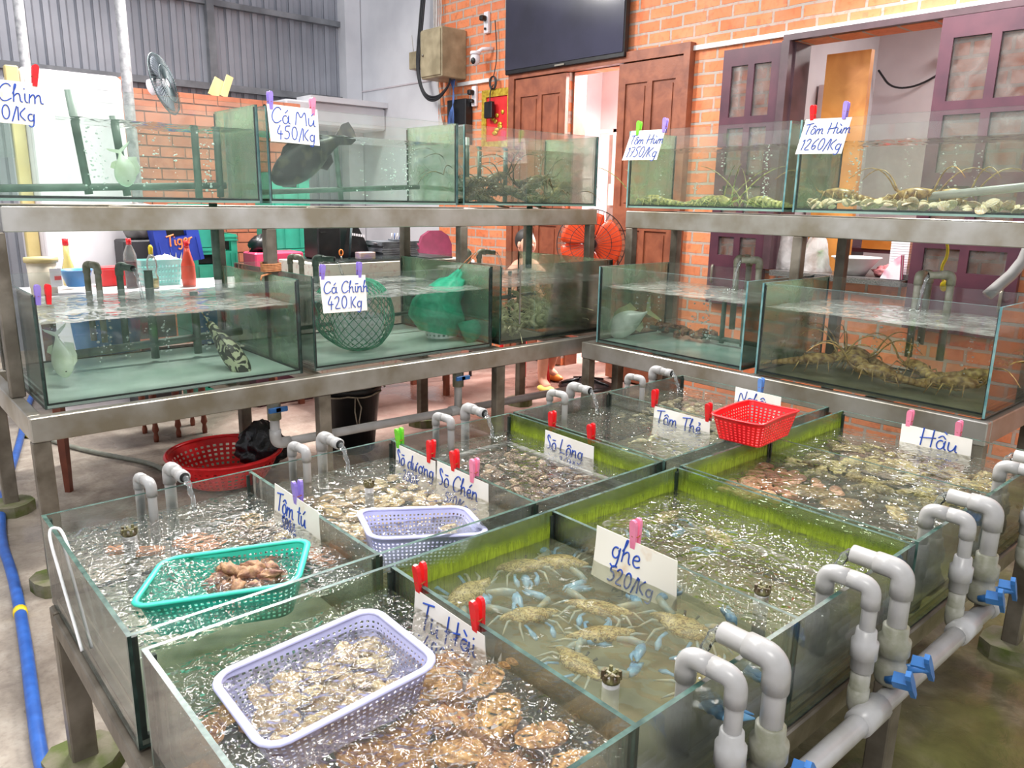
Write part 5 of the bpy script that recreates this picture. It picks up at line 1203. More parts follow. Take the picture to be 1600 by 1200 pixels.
M['hbrick'] = PM('orange_hollow_brick', '#bd7658', '#a5634a', 8, .75)
M['mortar'] = PM('grey_mortar', '#94705f', '#7d6255', 20, .85)
M['cloth'] = PM('flowered_table_cloth', '#e9dfd0', '#d9b3a8', 26, .8, lo=.55, hi=.7)
M['orangep'] = PM('orange_fan_plastic', '#f0562c', '#e2461e', 8, .35)
M['skin'] = PM('skin', '#d9a48c', '#cf967d', 5, .55); M['hair'] = PM('black_hair', '#1b1614', '#2a2320', 30, .6)
M['shirt'] = PM('salmon_cloth', '#dba088', '#cf9078', 10, .8); M['yshoe'] = PM('yellow_shoe', '#f0dc7a', '#e8c85c', 20, .5)
M['oshoe'] = PM('orange_shoe', '#f28c3c', '#e87c2c', 20, .5)
M['cable'] = PM('black_cable', '#26262a', '#1c1c20', 10, .5); M['wcable'] = PM('white_cable', '#d5d0cc', '#bdb8b2', 10, .5); M['bcable'] = PM('blue_cable', '#4f6fae', '#3f5f9e', 10, .5)
M['paper'] = PM('pale_paper', '#dedad2', '#c4c0b8', 30, .7); M['book'] = PM('grey_binder', '#6f7379', '#4a4d54', 12, .5, vary=.35)
M['clear'] = glassmat('clear_bottle_plastic', (.93, .95, .94, 1), 1.2, .10, '#d8dcd8')
M['bagp'] = glassmat('thin_white_plastic_bag', (.92, .92, .92, 1), 1.0, .6, '#eeeaea')
# white freezer panel with its yellowed end
simple('freezer', 'tall white freezer standing behind the tank under the Chim card', 'freezer', [
    ('cabinet', M['whitep'], lambda b: b.box(.77, 1.37, 4.5, 5.1, .05, 2.36, ch=.02)),
    ('door_panel', M['whitep'], lambda b: b.box(.79, 1.35, 4.47, 4.5, .15, 2.30, ch=.01)),
    ('side_trim', M['cream'], lambda b: b.box(.69, .765, 4.5, 4.56, .8, 2.36, ch=.006)),
    ('side_window', M['clear'], lambda b: b.box(.50, .69, 4.51, 4.52, 1.8, 2.25))])
for x, y, r_, lab in ((.95, 5.25, .035, 'mottled galvanised post left of the freezer top'), (1.37, 4.38, .034, 'mottled galvanised post in front of the freezer edge')):
    mb = MB(); mb.tube([(x, y, 0), (x, y, 4.4)], r_, 16); tag(mb.build('steel_post', PM('mottled_zinc', '#b5b4b6', '#8f8f92', 30, .5, .4)), lab, 'post')
# low wall of hollow bricks
mb = MB(); rows = 27; rh = .09; st_ = MB()
for j in range(rows):
    x = 1.62+(.10 if j % 2 else 0)
    while x < 3.20:
        x1 = min(x+.205, 3.22)
        if x1-x > .05: mb.box(x, x1-.01, 5.55, 5.65, j*rh, j*rh+.078)
        x = x1
mb.mat = 1; mb.box(1.6, 3.2, 5.56, 5.64, 0, 2.42)
mb.mat = 2
for x in (2.86, 2.90, 3.12, 3.16): mb.lathe([(.014, 5.549), (.001, 5.5485)], (x, 0, 2.375), 10, 'y')
o = mb.build('hollow_brick_partition', [M['hbrick'], M['mortar'], M['dark']]); tag(o, 'head high partition of orange hollow bricks in front of the sheet metal wall', 'partition')
mb = MB(); mb.prism([(0, 0), (.22, 0), (.22, .10)], .05, (1.50, 5.5, 2.42), (1, 0, 0), (0, 0, 1), (0, 1, 0)); tag(mb.build('roof_tile', M['hbrick']), 'broken orange tile lying on top behind the freezer', 'tile')
bpy.data.objects['roof_tile'].location.z = -.0
mb = MB(); st = len(mb.v); mb.box(-.045, .045, 0, .015, 0, .16); mb.xf(st, Matrix.Translation((2.42, 5.60, 2.42)) @ Matrix.Rotation(.45, 4, 'Y')); tag(mb.build('board_offcut', M['cream']), 'short pale board leaning on top of the brick partition', 'board')
mb = MB(); st = len(mb.v); mb.box(-.03, .03, 0, .015, 0, .19); mb.xf(st, Matrix.Translation((2.50, 5.57, 2.42)) @ Matrix.Rotation(.38, 4, 'Y')); tag(mb.build('board_offcut', M['cream']), 'narrow board leaning to the right of a wider one on the partition', 'board')
# old fan head lying on the freezer edge
def fanhead(name, label, c, R0, dirv, mats, cat='fan', guard=24, depth=.10, wide=1.25):
    F_ = thing(name, label, cat); blade, grd, hub = mats
    mb = MB()
    for k in range(3):
        a0 = 2*pi*k/3
        def bl(a, b, a0=a0): 
            rr = R0*(.16+.74*b); th = a0+(a-.5)*(wide+.35*sin(b*pi)); return (rr*cos(th), rr*sin(th), .02*(a-.5)+.0)
        mb.grid(bl, 10, 8)
    o = mb.build('fan_blade', blade, F_); sm = o.modifiers.new('t', 'SOLIDIFY'); sm.thickness = .004
    mb = MB(); mb.lathe([(0, .035), (R0*.12, .03), (R0*.17, .01), (R0*.17, -.02), (0, -.03)], (0, 0, 0), 20); mb.build('hub', hub, F_)
    mb = MB()
    for k in range(guard):
        a = 2*pi*k/guard; mb.tube([(R0*.17*cos(a), R0*.17*sin(a), depth*.55), (R0*.6*cos(a+.1), R0*.6*sin(a+.1), depth*.55), (R0*.93*cos(a+.15), R0*.93*sin(a+.15), depth*.35), (R0*cos(a+.15), R0*sin(a+.15), 0)], .0018, 4)
        mb.tube([(R0*.2*cos(a), R0*.2*sin(a), -depth*.6), (R0*.7*cos(a), R0*.7*sin(a), -depth*.5), (R0*cos(a), R0*sin(a), 0)], .0018, 4)
    for rr, z in ((R0, 0), (R0*.6, depth*.55), (R0*.17, depth*.55)): mb.tube([(rr*cos(2*pi*i/40), rr*sin(2*pi*i/40), z) for i in range(40)], .004 if z == 0 else .0025, 5, closed=True)
    mb.build('wire_guard', grd, F_)
    mb = MB(); mb.lathe([(R0*.2, -depth*.55), (R0*.26, -depth*.6), (R0*.26, -depth*1.7), (R0*.2, -depth*1.85), (0, -depth*1.9)], (0, 0, 0), 20); mb.build('motor_housing', hub, F_)
    F_.location = c; F_.rotation_euler = Vector(dirv).to_track_quat('Z', 'Y').to_euler(); return F_
M['gfan'] = PM('dusty_grey_blades', '#5f6670', '#4a5058', 8, .6); M['gguard'] = PM('dark_green_guard', '#3c4f52', '#2c3c40', 20, .5)
fanhead('wall_fan', 'dusty dark wall fan head with a white motor, tipped over beside the freezer top', (1.70, 4.66, 2.36), .215, (.75, -.62, .25), (M['gfan'], M['gguard'], M['whitep']), depth=.06, guard=54)
# orange pedestal fan
F_ = fanhead('pedestal_fan', 'orange bladed floor fan standing before the open doorway', (4.50, 3.00, 1.24), .285, (-.75, -.66, .02), (M['orangep'], M['cable'], M['black']), depth=.11, guard=36, wide=1.85)
F2 = F_.matrix_basis
mb = MB(); mb.tube([(4.56, 3.05, .06), (4.56, 3.05, 1.2)], .018, 12); o = mb.build('stem', M['black']); 
inv = (Matrix.Translation(F_.location) @ F_.rotation_euler.to_matrix().to_4x4()).inverted()
def attach(o, root): o.data.transform((Matrix.Translation(root.location) @ root.rotation_euler.to_matrix().to_4x4()).inverted()); o.parent = root
attach(o, F_)
mb = MB(); mb.lathe([(0, .09), (.03, .085), (.08, .05), (.20, .035), (.235, .02), (.235, 0), (0, 0)], (4.56, 3.05, 0), 32)
for k in range(5): a = 2*pi*k/5; mb.tube([(4.56+.06*cos(a), 3.05+.06*sin(a), .07), (4.56+.22*cos(a), 3.05+.22*sin(a), .035)], .012, 6)
o = mb.build('round_base', M['black']); attach(o, F_)
# bottle table: wooden, with blue tubs on the shelf under it
M['legw'] = PM('reddish_table_wood', '#8a4a34', '#6b3626', 6, .45)
def tb(b): b.box(.44, 1.76, 3.04, 3.64, 1.03, 1.061, ch=.004)
T_ = simple('side_table', 'tall wooden table of bottles standing behind the banded grouper tank', 'table', [('table_top', M['plaster2'], tb), ('lower_shelf', M['legw'], lambda b: b.box(.50, 1.74, 3.06, 3.60, .60, .62))])
for x, y in ((.50, 3.08), (.58, 3.56), (1.70, 3.08), (1.70, 3.56)):
    mb = MB(); mb.tube([(x, y, 0), (x, y, .3), (x, y, 1.03)], [.021, .028, .033], 4); mb.build('leg', M['legw'], T_)
S_ = simple('wooden_stool', 'dark turned-leg wooden stool behind the red colander', 'stool', [('seat', M['legw'], lambda b: b.box(1.10, 1.52, 3.66, 3.98, .60, .64, ch=.005))])
for x, y, dx in ((1.15, 3.70, .02), (1.30, 3.72, -.03), (1.47, 3.71, 0), (1.15, 3.94, 0), (1.47, 3.94, 0)):
    mb = MB(); mb.lathe([(.016, 0), (.018, .03), (.012, .06), (.022, .08), (.016, .12), (.024, .3), (.020, .6)], (x, y, 0), 10); mb.build('leg', M['legw'], S_)
for x, y, lab in ((.82, 3.28, 'round blue plastic tub below the bottles, left of the two'), (1.50, 3.30, 'round blue plastic tub below the bottles, nearer the card reading Cá Chình')):
    simple('plastic_tub', lab, 'tub', [('tub_body', M['tubb'], lambda b, x=x, y=y: b.lathe([(0, .622), (.15, .622), (.17, .80), (.18, .93), (.175, .93), (.165, .80), (.145, .63), (0, .63)], (x, y, 0), 28)), ('rim', M['tubb'], lambda b, x=x, y=y: b.tube([(x+.18*cos(2*pi*i/32), y+.18*sin(2*pi*i/32), .93) for i in range(32)], .008, 6, closed=True))])
tz = 1.062
def lathe_at(x, y, prof, n=24): return lambda b: b.lathe([(r_, z*1.26+tz) for r_, z in prof], (x, y, 0), n)
def labelbox(x0, x1, y, z0, z1, t=.003): return lambda b: b.box(x0, x1, y-t, y, z0+tz, z1+tz)
M['redcap'] = M['red']; M['ketch'] = PM('orange_red_bottle', '#e0533a', '#cf4630', 8, .35); M['ycap'] = PM('yellow_cap', '#f0d52a', '#e0c41e', 10, .4)
M['sauce'] = PM('dark_red_liquid', '#6f2430', '#561a26', 8, .3); M['oil'] = PM('pale_yellow_liquid', '#e4d489', '#d6c476', 8, .2)
simple('tub_pail', 'cream plastic pail with a red printed label at the left end of the bottle table', 'pail', [('pail_body', M['cream'], lathe_at(.525, 3.22, [(0, 0), (.062, 0), (.070, .135), (0, .135)])), ('lid', M['cream'], lathe_at(.525, 3.22, [(.079, .135), (.081, .145), (.079, .155), (0, .157)])), ('label', M['whitep'], lambda b: b.box(.545, .598, 3.150, 3.153, tz+.045, tz+.14)), ('printed_mark', M['red'], lambda b: b.box(.565, .596, 3.147, 3.150, tz+.08, tz+.10))])
bpy.data.objects['pail_body'].data.materials[0] = PM('cream_pail_plastic', '#f0e4d0', '#e6d8c0', 6, .4)
simple('spoon_bowl', 'shallow blue bowl on the bottle table', 'bowl', [('bowl_body', M['tubb'], lathe_at(.68, 3.2, [(0, .03), (.05, .03), (.078, .095), (.082, .098), (.080, .101), (.072, .098), (0, .05)]))])
simple('squeeze_bottle', 'pale squeeze bottle with a red cap behind the blue bowl', 'bottle', [('bottle_body', M['oil'], lathe_at(.69, 3.42, [(0, 0), (.032, 0), (.032, .07), (.016, .12), (.014, .175), (0, .176)])), ('cap', M['red'], lathe_at(.69, 3.42, [(.015, .176), (.015, .205), (0, .206)]))])
bpy.data.objects['squeeze_bottle'].location.z = .02
simple('sauce_bottle', 'clear bottle of dark red sauce with a red cap', 'bottle', [('bottle_body', M['clear'], lathe_at(.985, 3.3, [(.032, .0), (.034, .005), (.034, .15), (.018, .185), (.012, .195)])), ('sauce', M['sauce'], lathe_at(.985, 3.3, [(0, .004), (.031, .006), (.031, .12), (0, .121)])), ('cap', M['red'], lathe_at(.985, 3.3, [(.014, .195), (.014, .222), (0, .223)]))])
simple('oil_bottle', 'small clear oil bottle with a yellow cap', 'bottle', [('bottle_body', M['clear'], lathe_at(1.07, 3.2, [(.030, .0), (.031, .05), (.022, .07), (.030, .10), (.026, .13), (.011, .155)])), ('oil', M['oil'], lathe_at(1.07, 3.2, [(0, .003), (.027, .005), (.027, .045), (0, .046)])), ('cap', M['ycap'], lathe_at(1.07, 3.2, [(.012, .155), (.013, .185), (.007, .195), (0, .196)]))])
simple('ketchup_bottle', 'orange red squeeze bottle with a red cap, last on the bottle table', 'bottle', [('bottle_body', M['ketch'], lathe_at(1.27, 3.2, [(0, 0), (.036, 0), (.040, .04), (.038, .10), (.020, .155), (.014, .18)])), ('cap', M['red'], lathe_at(1.27, 3.2, [(.015, .18), (.014, .212), (0, .213)]))])
mb = MB()
for k in range(3): z = tz+.03*k
mb.grid(lambda a, b: (1.17+.12*(.85+.15*b)*(selp(a, 1, .6, .2)[0]), 3.40+.12*(.85+.15*b)*(selp(a, 1, .6, .2)[1]), tz+.15*b), 72, 10, lambda i, j: i % 2 == 1 and j % 2 == 1 and j < 9, False)
mb.add([(1.07, 3.33, tz+.002), (1.27, 3.33, tz+.002), (1.27, 3.47, tz+.002), (1.07, 3.47, tz+.002)], [(0, 1, 2, 3)], False)
o = mb.build('small_basket', PM('pale_aqua_plastic', '#a9e2dc', '#8fd2cc', 10, .4)); o.modifiers.new('s', 'SOLIDIFY').thickness = .003; tag(o, 'small pale aqua basket behind the oil bottle', 'basket')
mb = MB(); mb.blob((1.20, 3.38, tz+.14), .07, .04, .035, 16, 10, .4, 3); tag(mb.build('tissue_pack', M['whitep']), 'crumpled white tissue lying in the pale aqua basket', 'tissue')
mb = MB(); mb.box(.86, 1.02, 3.44, 3.56, tz, tz+.11, ch=.004); tag(mb.build('red_tray', M['red']), 'low red box lying behind the sauce bottle', 'box')
# crates
def crate(name, label, m, x0, x1, y0, y1, z0, z1, rot=None, txt=False, group=None):
    R_ = thing(name, label, 'crate', ((x0+x1)/2, (y0+y1)/2, z0), group); w = x1-x0; h = z1-z0
    mb = MB(); t = .012
    mb.box(x0, x1, y0, y0+t, z0, z0+h*.60); mb.box(x0, x0+w*.28, y0, y0+t, z0+h*.60, z0+h*.86); mb.box(x1-w*.28, x1, y0, y0+t, z0+h*.60, z0+h*.86); mb.box(x0, x1, y0, y0+t, z0+h*.86, z1)
    mb.box(x0, x1, y1-t, y1, z0, z1); mb.box(x0, x0+t, y0+t, y1-t, z0, z1); mb.box(x1-t, x1, y0+t, y1-t, z0, z1); mb.box(x0+t, x1-t, y0+t, y1-t, z0, z0+t)
    for q in (.04, .12): mb.box(x0-.006, x1+.006, y0-.006, y0, z1-h*q-.012, z1-h*q)
    for q in (.08, .30, .70, .92): mb.box(x0+w*q-.005, x0+w*q+.005, y0-.006, y0, z0, z0+h*.55)
    mb.build('crate_body', m, R_)
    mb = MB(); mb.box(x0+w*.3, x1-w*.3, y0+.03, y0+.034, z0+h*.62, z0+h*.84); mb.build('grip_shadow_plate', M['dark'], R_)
    if txt:
        mb = MB()
        for pl in strokes('Tiger', .075, 0, 0, .1): mb.tube([(x0+w*.22+p[0], y0-.008, z0+h*.42+p[1]) for p in pl], .0055, 5)
        mb.build('lettering', M['orng'], R_)
        mb = MB()
        for k in range(5): mb.prism([(0, 0), (.014, 0), (.004+.01*k, .085-.006*k)], .004, (x0+w*.12+k*.028, y0-.010, z0+.005), (1, 0, 0), (0, 0, 1), (0, 1, 0))
        mb.build('striped_mark', PM('cream_print', '#f0e6c0', '#e6dab0', 10, .5), R_)
    if rot: R_.rotation_euler = rot
    return R_
GL['r'] = (.42, [[(.05, 0), (.07, .52)], [(.07, .3), (.2, .5), (.36, .5)]])
cy = 4.2
for z in (0, .305, .61): pass
crate('beer_crate', 'blue beer crate with orange lettering, propped at a tilt before the teal crates', M['tigb'], 1.38, 1.68, 4.05, 4.17, 1.13, 1.42, (0, rad(-8), 0), True)
zz = [0, .305, .61, .915, 1.22]
for i in range(5): crate('plastic_crate', 'teal plastic crate in the stack behind the blue crate', M['teal'], 1.62, 1.89, 4.22, 4.55, zz[i], zz[i]+.30, group='teal crates stacked behind the blue crate')
for i in range(4): crate('plastic_crate', 'teal plastic crate in the shorter stack, in front of the brick partition', M['teal'], 1.93, 2.10, 4.5, 4.8, i*.325, i*.325+.32, group='teal crates in the shorter stack')
for i in range(6): crate('plastic_crate', 'teal plastic crate in the tall stack seen past the dark grouper', M['teal'], 2.36, 2.68, 4.4, 4.72, i*.295, i*.295+.29, group='teal crates in the tall stack')
mb = MB(); mb.box(2.09, 2.48, 4.15, 4.38, .85, 1.17, ch=.01); tag(mb.build('storage_box', M['pinkb']), 'pink plastic box between the teal stacks', 'box')
mb = MB(); mb.box(2.02, 2.5, 4.1, 4.39, 0, .849, ch=.01); tag(mb.build('storage_box', M['maroon']), 'dark box standing under the pink one', 'box')
mb = MB(); mb.blob((2.20, 4.28, 1.22), .10, .09, .07, 16, 10, .5, 2); tag(mb.build('helmet', M['black']), 'black rounded bundle lying on the pink box', 'bundle')
mb = MB(); mb.blob((1.35, 4.30, 1.40), .13, .10, .12, 18, 12, .4, 7); tag(mb.build('grey_sack', PM('grey_sack', '#8b8886', '#6f6c6a', 12, .8)), 'grey sack wedged between the freezer and the blue crate', 'sack')
mb = MB(); mb.box(1.20, 1.50, 4.2, 4.43, 0, 1.28, ch=.01); tag(mb.build('cabinet', PM('dark_cabinet', '#3b3a3c', '#2f2e30', 6, .6)), 'dark cupboard behind the sauce bottle', 'cupboard')
# desk with cloth
D_ = simple('cash_desk', 'desk under a flowered cloth behind the Cá Chình card', 'desk', [('table_top', M['black'], lambda b: b.box(2.32, 3.45, 3.52, 4.05, 1.125, 1.14)),
    ('cloth', M['cloth'], lambda b: (b.box(2.24, 3.50, 3.47, 3.50, .35, 1.125), b.box(2.24, 3.50, 3.50, 4.08, 1.10, 1.125), b.box(2.24, 2.27, 3.50, 4.08, .35, 1.10)))])
for x in (2.34, 3.40):
    for y in (3.54, 4.02): mb = MB(); mb.box(x-.02, x+.02, y-.02, y+.02, 0, 1.10); mb.build('leg', M['legw'], D_)
dz = 1.14
simple('till_printer', 'black box shaped printer at the left end of the desk', 'printer', [('case', M['black'], lambda b: b.box(2.37, 2.56, 3.70, 3.92, dz, dz+.235, ch=.01)), ('slot', M['dark'], lambda b: b.box(2.39, 2.44, 3.695, 3.70, dz+.19, dz+.20))])
simple('till_terminal', 'tall black tapering terminal back with a white strip on the desk', 'terminal', [('case', M['black'], lambda b: b.prism([(0, 0), (.24, 0), (.20, .12), (.10, .30), (.06, .30)], .12, (2.58, 3.72, dz), (1, 0, 0), (0, 0, 1), (0, 1, 0))), ('white_strip', M['whitep'], lambda b: [b.box(2.655+k*.02, 2.668+k*.02, 3.714, 3.72, dz+.17-k*.003, dz+.188-k*.003) for k in range(6)]), ('stand', M['gguard'], lambda b: b.tube([(2.60, 3.66, dz), (2.63, 3.66, dz+.28)], .008, 8))])
mb = MB(); mb.grid(lambda a, b: (2.80+.09*a, 3.62+.05*b, dz+.115-.09*a*a+.002), 10, 2); o = mb.build('receipt_roll', M['whitep']); o.modifiers.new('s', 'SOLIDIFY').thickness = .001; tag(o, 'curl of white receipt paper hanging from the terminal', 'paper')
simple('scissors', 'orange handled scissors standing on the cloth', 'scissors', [('handle', M['oshoe'], lambda b: b.tube([(2.50+.014*cos(2*pi*i/14), 3.60, dz+.055+.022*sin(2*pi*i/14)) for i in range(14)], .005, 6, closed=True)), ('blade', M['steel'], lambda b: b.tube([(2.50, 3.60, dz), (2.50, 3.60, dz+.035)], .005, 6))])
mb = MB()
for k in range(4): mb.tube([(2.30+.06*k+.03*sin(i*1.3+k), 3.55+.04*cos(i*1.1+k), 1.127+.012*abs(sin(i*.9+k))) for i in range(8)], .006, 6)
tag(mb.build('cable_tangle', M['cable']), 'tangle of black cables at the corner of the desk cloth', 'cable')
mb = MB(); mb.box(2.66, 2.79, 3.60, 3.68, dz, dz+.05, ch=.003); tag(mb.build('card_box', PM('kraft_box', '#d9bd96', '#b79cc4', 14, .6)), 'small tan and lilac box beside the binders', 'box')
for k in range(8):
    mb = MB(); mb.box(2.82+.006*(k % 3), 3.14+.008*((k*2) % 3), 3.56, 3.80, dz+.016*k, dz+.016*k+.014); o = mb.build('binder', M['book']); tag(o, 'grey binder in the stack on the desk', 'binder', 'binders stacked on the desk')
P_ = simple('pen_tray', 'small tray of white and blue pens on top of the binders', 'pens', [('tray', M['book'], lambda b: b.box(2.95, 3.10, 3.60, 3.68, dz+.13, dz+.14))])
for k in range(6): mb = MB(); mb.tube([(2.96+.022*k, 3.64, dz+.14), (2.955+.026*k, 3.63, dz+.185)], .004, 6); mb.build('pen', M['bcable'] if k % 2 else M['whitep'], P_)
# maroon chair
M['mchair'] = PM('maroon_upholstery', '#7d2848', '#6b203c', 12, .7)
C_ = simple('dining_chair', 'chair with a rounded maroon back and a white cushion behind the desk end', 'chair', [('backrest', M['mchair'], lambda b: b.prism([(0, 0), (.36, 0), (.36, .16), (.32, .24), (.24, .285), (.12, .285), (.04, .24), (0, .16)], .04, (3.67, 4.30, 1.02), (1, 0, 0), (0, 0, 1), (0, 1, 0))), ('seat', M['whitep'], lambda b: b.box(3.66, 4.03, 3.95, 4.29, 1.02, 1.07, ch=.015))])
for x in (3.70, 4.0):
    for y in (3.98, 4.30): mb = MB(); mb.tube([(x, y, 0), (x, y, 1.03)], .014, 8); mb.build('leg', M['cable'], C_)
# wall things
TV = simple('television', 'huge dark television on the brick wall above the doorway', 'television', [('screen', None, None)][:0])
M['screen'] = PM('dark_glossy_screen', '#3b3b4c', '#33333f', 2, .12, spec=.8)
mb = MB(); mb.box(4.90, 4.96, 3.09, 4.60, 2.76, 3.62, ch=.006); mb.build('casing', M['black'], TV)
mb = MB(); mb.box(4.893, 4.90, 3.10, 4.59, 2.80, 3.61); mb.build('screen', M['screen'], TV)
mb = MB(); mb.box(4.889, 4.894, 3.78, 3.90, 2.768, 2.782); mb.build('badge', M['steel'], TV)
mb = MB(); mb.box(4.96, 4.9995, 3.5, 4.2, 2.95, 3.4); mb.build('wall_bracket', M['black'], TV)
E_ = simple('distribution_box', 'dirty beige electrical cabinet at the corner of the brick wall', 'cabinet', [('cabinet_body', M['beige'], lambda b: b.box(4.68, 4.998, 5.33, 5.70, 2.80, 3.28, ch=.008)), ('cabinet_door', M['beige'], lambda b: b.box(4.668, 4.68, 5.345, 5.69, 2.82, 3.26, ch=.003)), ('lock', M['steel'], lambda b: b.tube([(4.665, 5.64, 3.03), (4.655, 5.64, 3.03)], .012, 10))])
simple('junction_box', 'small beige junction box with two aerials left of the electrical cabinet', 'box', [('case', M['beige'], lambda b: b.box(4.90, 4.998, 6.02, 6.25, 2.98, 3.16, ch=.006)), ('aerial', M['wcable'], lambda b: b.tube([(4.93, 6.2, 3.16), (4.93, 6.23, 3.34)], .005, 6))])
def bundle(name, lab, m, runs, r_):
    mb = MB()
    for rn in runs: mb.tube([Vector(p) for p in rn], r_, 6)
    tag(mb.build(name, m), lab, 'cable')
def sm3(p, k=2):
    p = [Vector(q) for q in p]
    for _ in range(k):
        q = [p[0]]
        for a, b in zip(p, p[1:]): q += [a*.75+b*.25, a*.25+b*.75]
        p = q+[p[-1]]
    return p
bundle('cable_loop', 'thick black cable loop hanging round the electrical cabinet', M['cable'], [sm3([(4.9, 5.82+.03*k, 4.3), (4.86, 5.92+.03*k, 3.4), (4.84, 5.99+.02*k, 2.95), (4.82, 5.86, 2.68-.02*k), (4.82, 5.62, 2.62-.02*k), (4.83, 5.42, 2.72), (4.84, 5.40, 2.8)], 3) for k in range(3)], .011)
bundle('cable_bundle', 'bundle of pale cables running down the wall corner', M['wcable'], [sm3([(4.96, 5.78+.016*k, 4.3), (4.95, 5.80+.03*k*sin(k), 3.5), (4.95, 5.75+.02*k, 3.0), (4.94, 5.76-.012*k, 2.6), (4.95, 5.66+.02*k, 2.3), (4.96, 5.55, 2.0)], 3) for k in range(7)], .007)
bundle('cable_bundle', 'blue network cables drooping into the black cable tray', M['bcable'], [sm3([(4.9, 5.40+.02*k, 2.80), (4.88, 5.42-.015*k, 2.6), (4.86, 5.36+.03*k, 2.42), (4.88, 5.42+.012*k, 2.2)], 2) for k in range(5)], .005)
mb = MB(); mb.box(4.90, 4.998, 5.22, 5.54, 2.14, 2.60, ch=.006); tag(mb.build('cable_tray', M['black']), 'black box full of blue cables under the electrical cabinet', 'box')
for (y, z, lab) in ((5.17, 2.62, 'white socket strip with two black plugs beside the black cable box'), (4.98, 3.30, 'white socket with a black plug above the dome camera')):
    simple('wall_socket', lab, 'socket', [('plate', M['whitep'], lambda b, y=y, z=z: b.box(4.965, 4.999, y-.035, y+.035, z-.10, z+.10, ch=.005)), ('plug', M['black'], lambda b, y=y, z=z: b.box(4.90, 4.965, y-.02, y+.03, z+.01, z+.06, ch=.008)), ('lower_plug', M['black'], lambda b, y=y, z=z: b.box(4.92, 4.965, y-.02, y+.02, z-.07, z-.03, ch=.008) if z < 3 else b.box(4.95, 4.966, y-.01, y+.01, z-.07, z-.05))])
simple('security_camera', 'white dome camera on the brick wall left of the television', 'camera', [('housing', M['whitep'], lambda b: b.blob((4.86, 5.01, 2.95), .05, .05, .065, 18, 12)), ('bracket', M['whitep'], lambda b: (b.tube([(4.86, 5.01, 3.0), (4.90, 4.95, 3.04), (4.998, 4.90, 3.05)], .018, 10), b.lathe([(.05, 2.99), (.055, 3.0), (.05, 3.02), (0, 3.02)], (4.86, 5.01, 0), 18))), ('lens', M['black'], lambda b: b.blob((4.825, 5.0, 2.93), .022, .03, .034, 12, 8))])
M['gold'] = PM('gold_paint', '#e3c64a', '#b8902a', 30, .35, .5, bump=.5, bscale=40); M['redf'] = PM('red_picture_field', '#d82a2c', '#c42024', 10, .5)
A_ = simple('framed_picture', 'red and gold framed votive picture on the brick wall beside the door', 'picture', [('frame', M['gold'], lambda b: (b.box(4.962, 4.998, 4.56, 4.63, 2.10, 2.66), b.box(4.962, 4.998, 4.96, 5.03, 2.10, 2.66), b.box(4.962, 4.998, 4.63, 4.96, 2.59, 2.66), b.box(4.962, 4.998, 4.63, 4.96, 2.10, 2.16))), ('field', M['redf'], lambda b: b.box(4.975, 4.998, 4.63, 4.96, 2.16, 2.59)),
    ('gold_ornament', M['gold'], lambda b: [b.blob((4.97, 4.79+.07*cos(k*1.3)*(.5+.1*k % 1), 2.24+.028*k), .008, .045-.003*k, .022, 8, 6) for k in range(8)])])
simple('power_adapter', 'black adapter hanging on a coiled cable in front of the framed picture', 'adapter', [('brick', M['black'], lambda b: b.box(4.90, 4.945, 4.80, 4.92, 2.38, 2.54, ch=.006)), ('cable', M['cable'], lambda b: (b.tube(sm3([(4.93, 4.86, 2.54), (4.94, 4.87, 2.64), (4.94, 4.82, 2.70)], 2), .006, 6), [b.tube([(4.95, 4.83+.045*cos(2*pi*i/20)+.01*k, 2.72+.06*sin(2*pi*i/20)) for i in range(20)], .006, 6, closed=True) for k in range(3)], b.tube(sm3([(4.95, 4.83, 2.78), (4.97, 4.80, 2.95), (4.97, 4.84, 3.3)], 2), .005, 6)))])
# left over white cabinet end near the corner
mb = MB(); mb.box(3.72, 4.998, 6.9, 7.52, 2.36, 2.62, ch=.02); mb.box(4.0, 4.998, 6.85, 7.2, 2.62, 2.68); tag(mb.build('air_duct_box', M['plaster']), 'pale boxed ledge in the corner left of the white wall', 'ledge')
# things on the granite counter
M['bowl'] = PM('white_bowl', '#efecea', '#e2dedc', 5, .3)
simple('wash_basin', 'white round basin on the granite counter', 'basin', [('bowl_body', M['bowl'], lambda b: b.lathe([(0, 1.122), (.07, 1.122), (.09, 1.16), (.15, 1.235), (.165, 1.24), (.165, 1.246), (.145, 1.24), (.08, 1.15), (0, 1.14)], (5.08, 1.02, 0), 28))])
def bagfn(cx, cy, w, h, s_): 
    def f(a, b):
        th = 2*pi*a; q = (1-b)**.5*(1+.2*noise.noise(Vector((cos(th)*1.5+s_, sin(th)*1.5, b*3)))+.08*sin(th*8+b*6)); q = max(q, .18)
        return (cx+w*.6*cos(th)*q, cy+w*sin(th)*q, 1.122+h*b)
    return lambda b_: b_.grid(f, 32, 12)
simple('plastic_bag', 'limp white plastic bag at the left of the counter', 'bag', [('bag_body', M['bagp'], bagfn(5.06, 1.57-.02, .10, .36, 1))])
simple('plastic_bag', 'clear plastic bag of green leaves on the counter', 'bag', [('bag_body', M['bagp'], bagfn(5.08, 1.32, .12, .30, 5)), ('leaves', PM('green_leaves', '#8fcf5a', '#5fa63a', 20, .5), lambda b: [b.blob((5.06+.02*k, 1.26+.012*k, 1.16+.025*k), .03, .035, .012, 8, 5, .5, k) for k in range(5)])])
M['meat'] = PM('pink_cloth', '#d98a8e', '#c97479', 12, .7)
mb = MB(); mb.blob((5.10, .83, 1.155), .06, .075, .032, 18, 10, .6, 4); mb.blob((5.10, .80, 1.18), .03, .04, .025, 12, 8, .6, 5); tag(mb.build('pink_cloth', M['meat']), 'crumpled pink cloth on a dark board beside the basin', 'cloth')
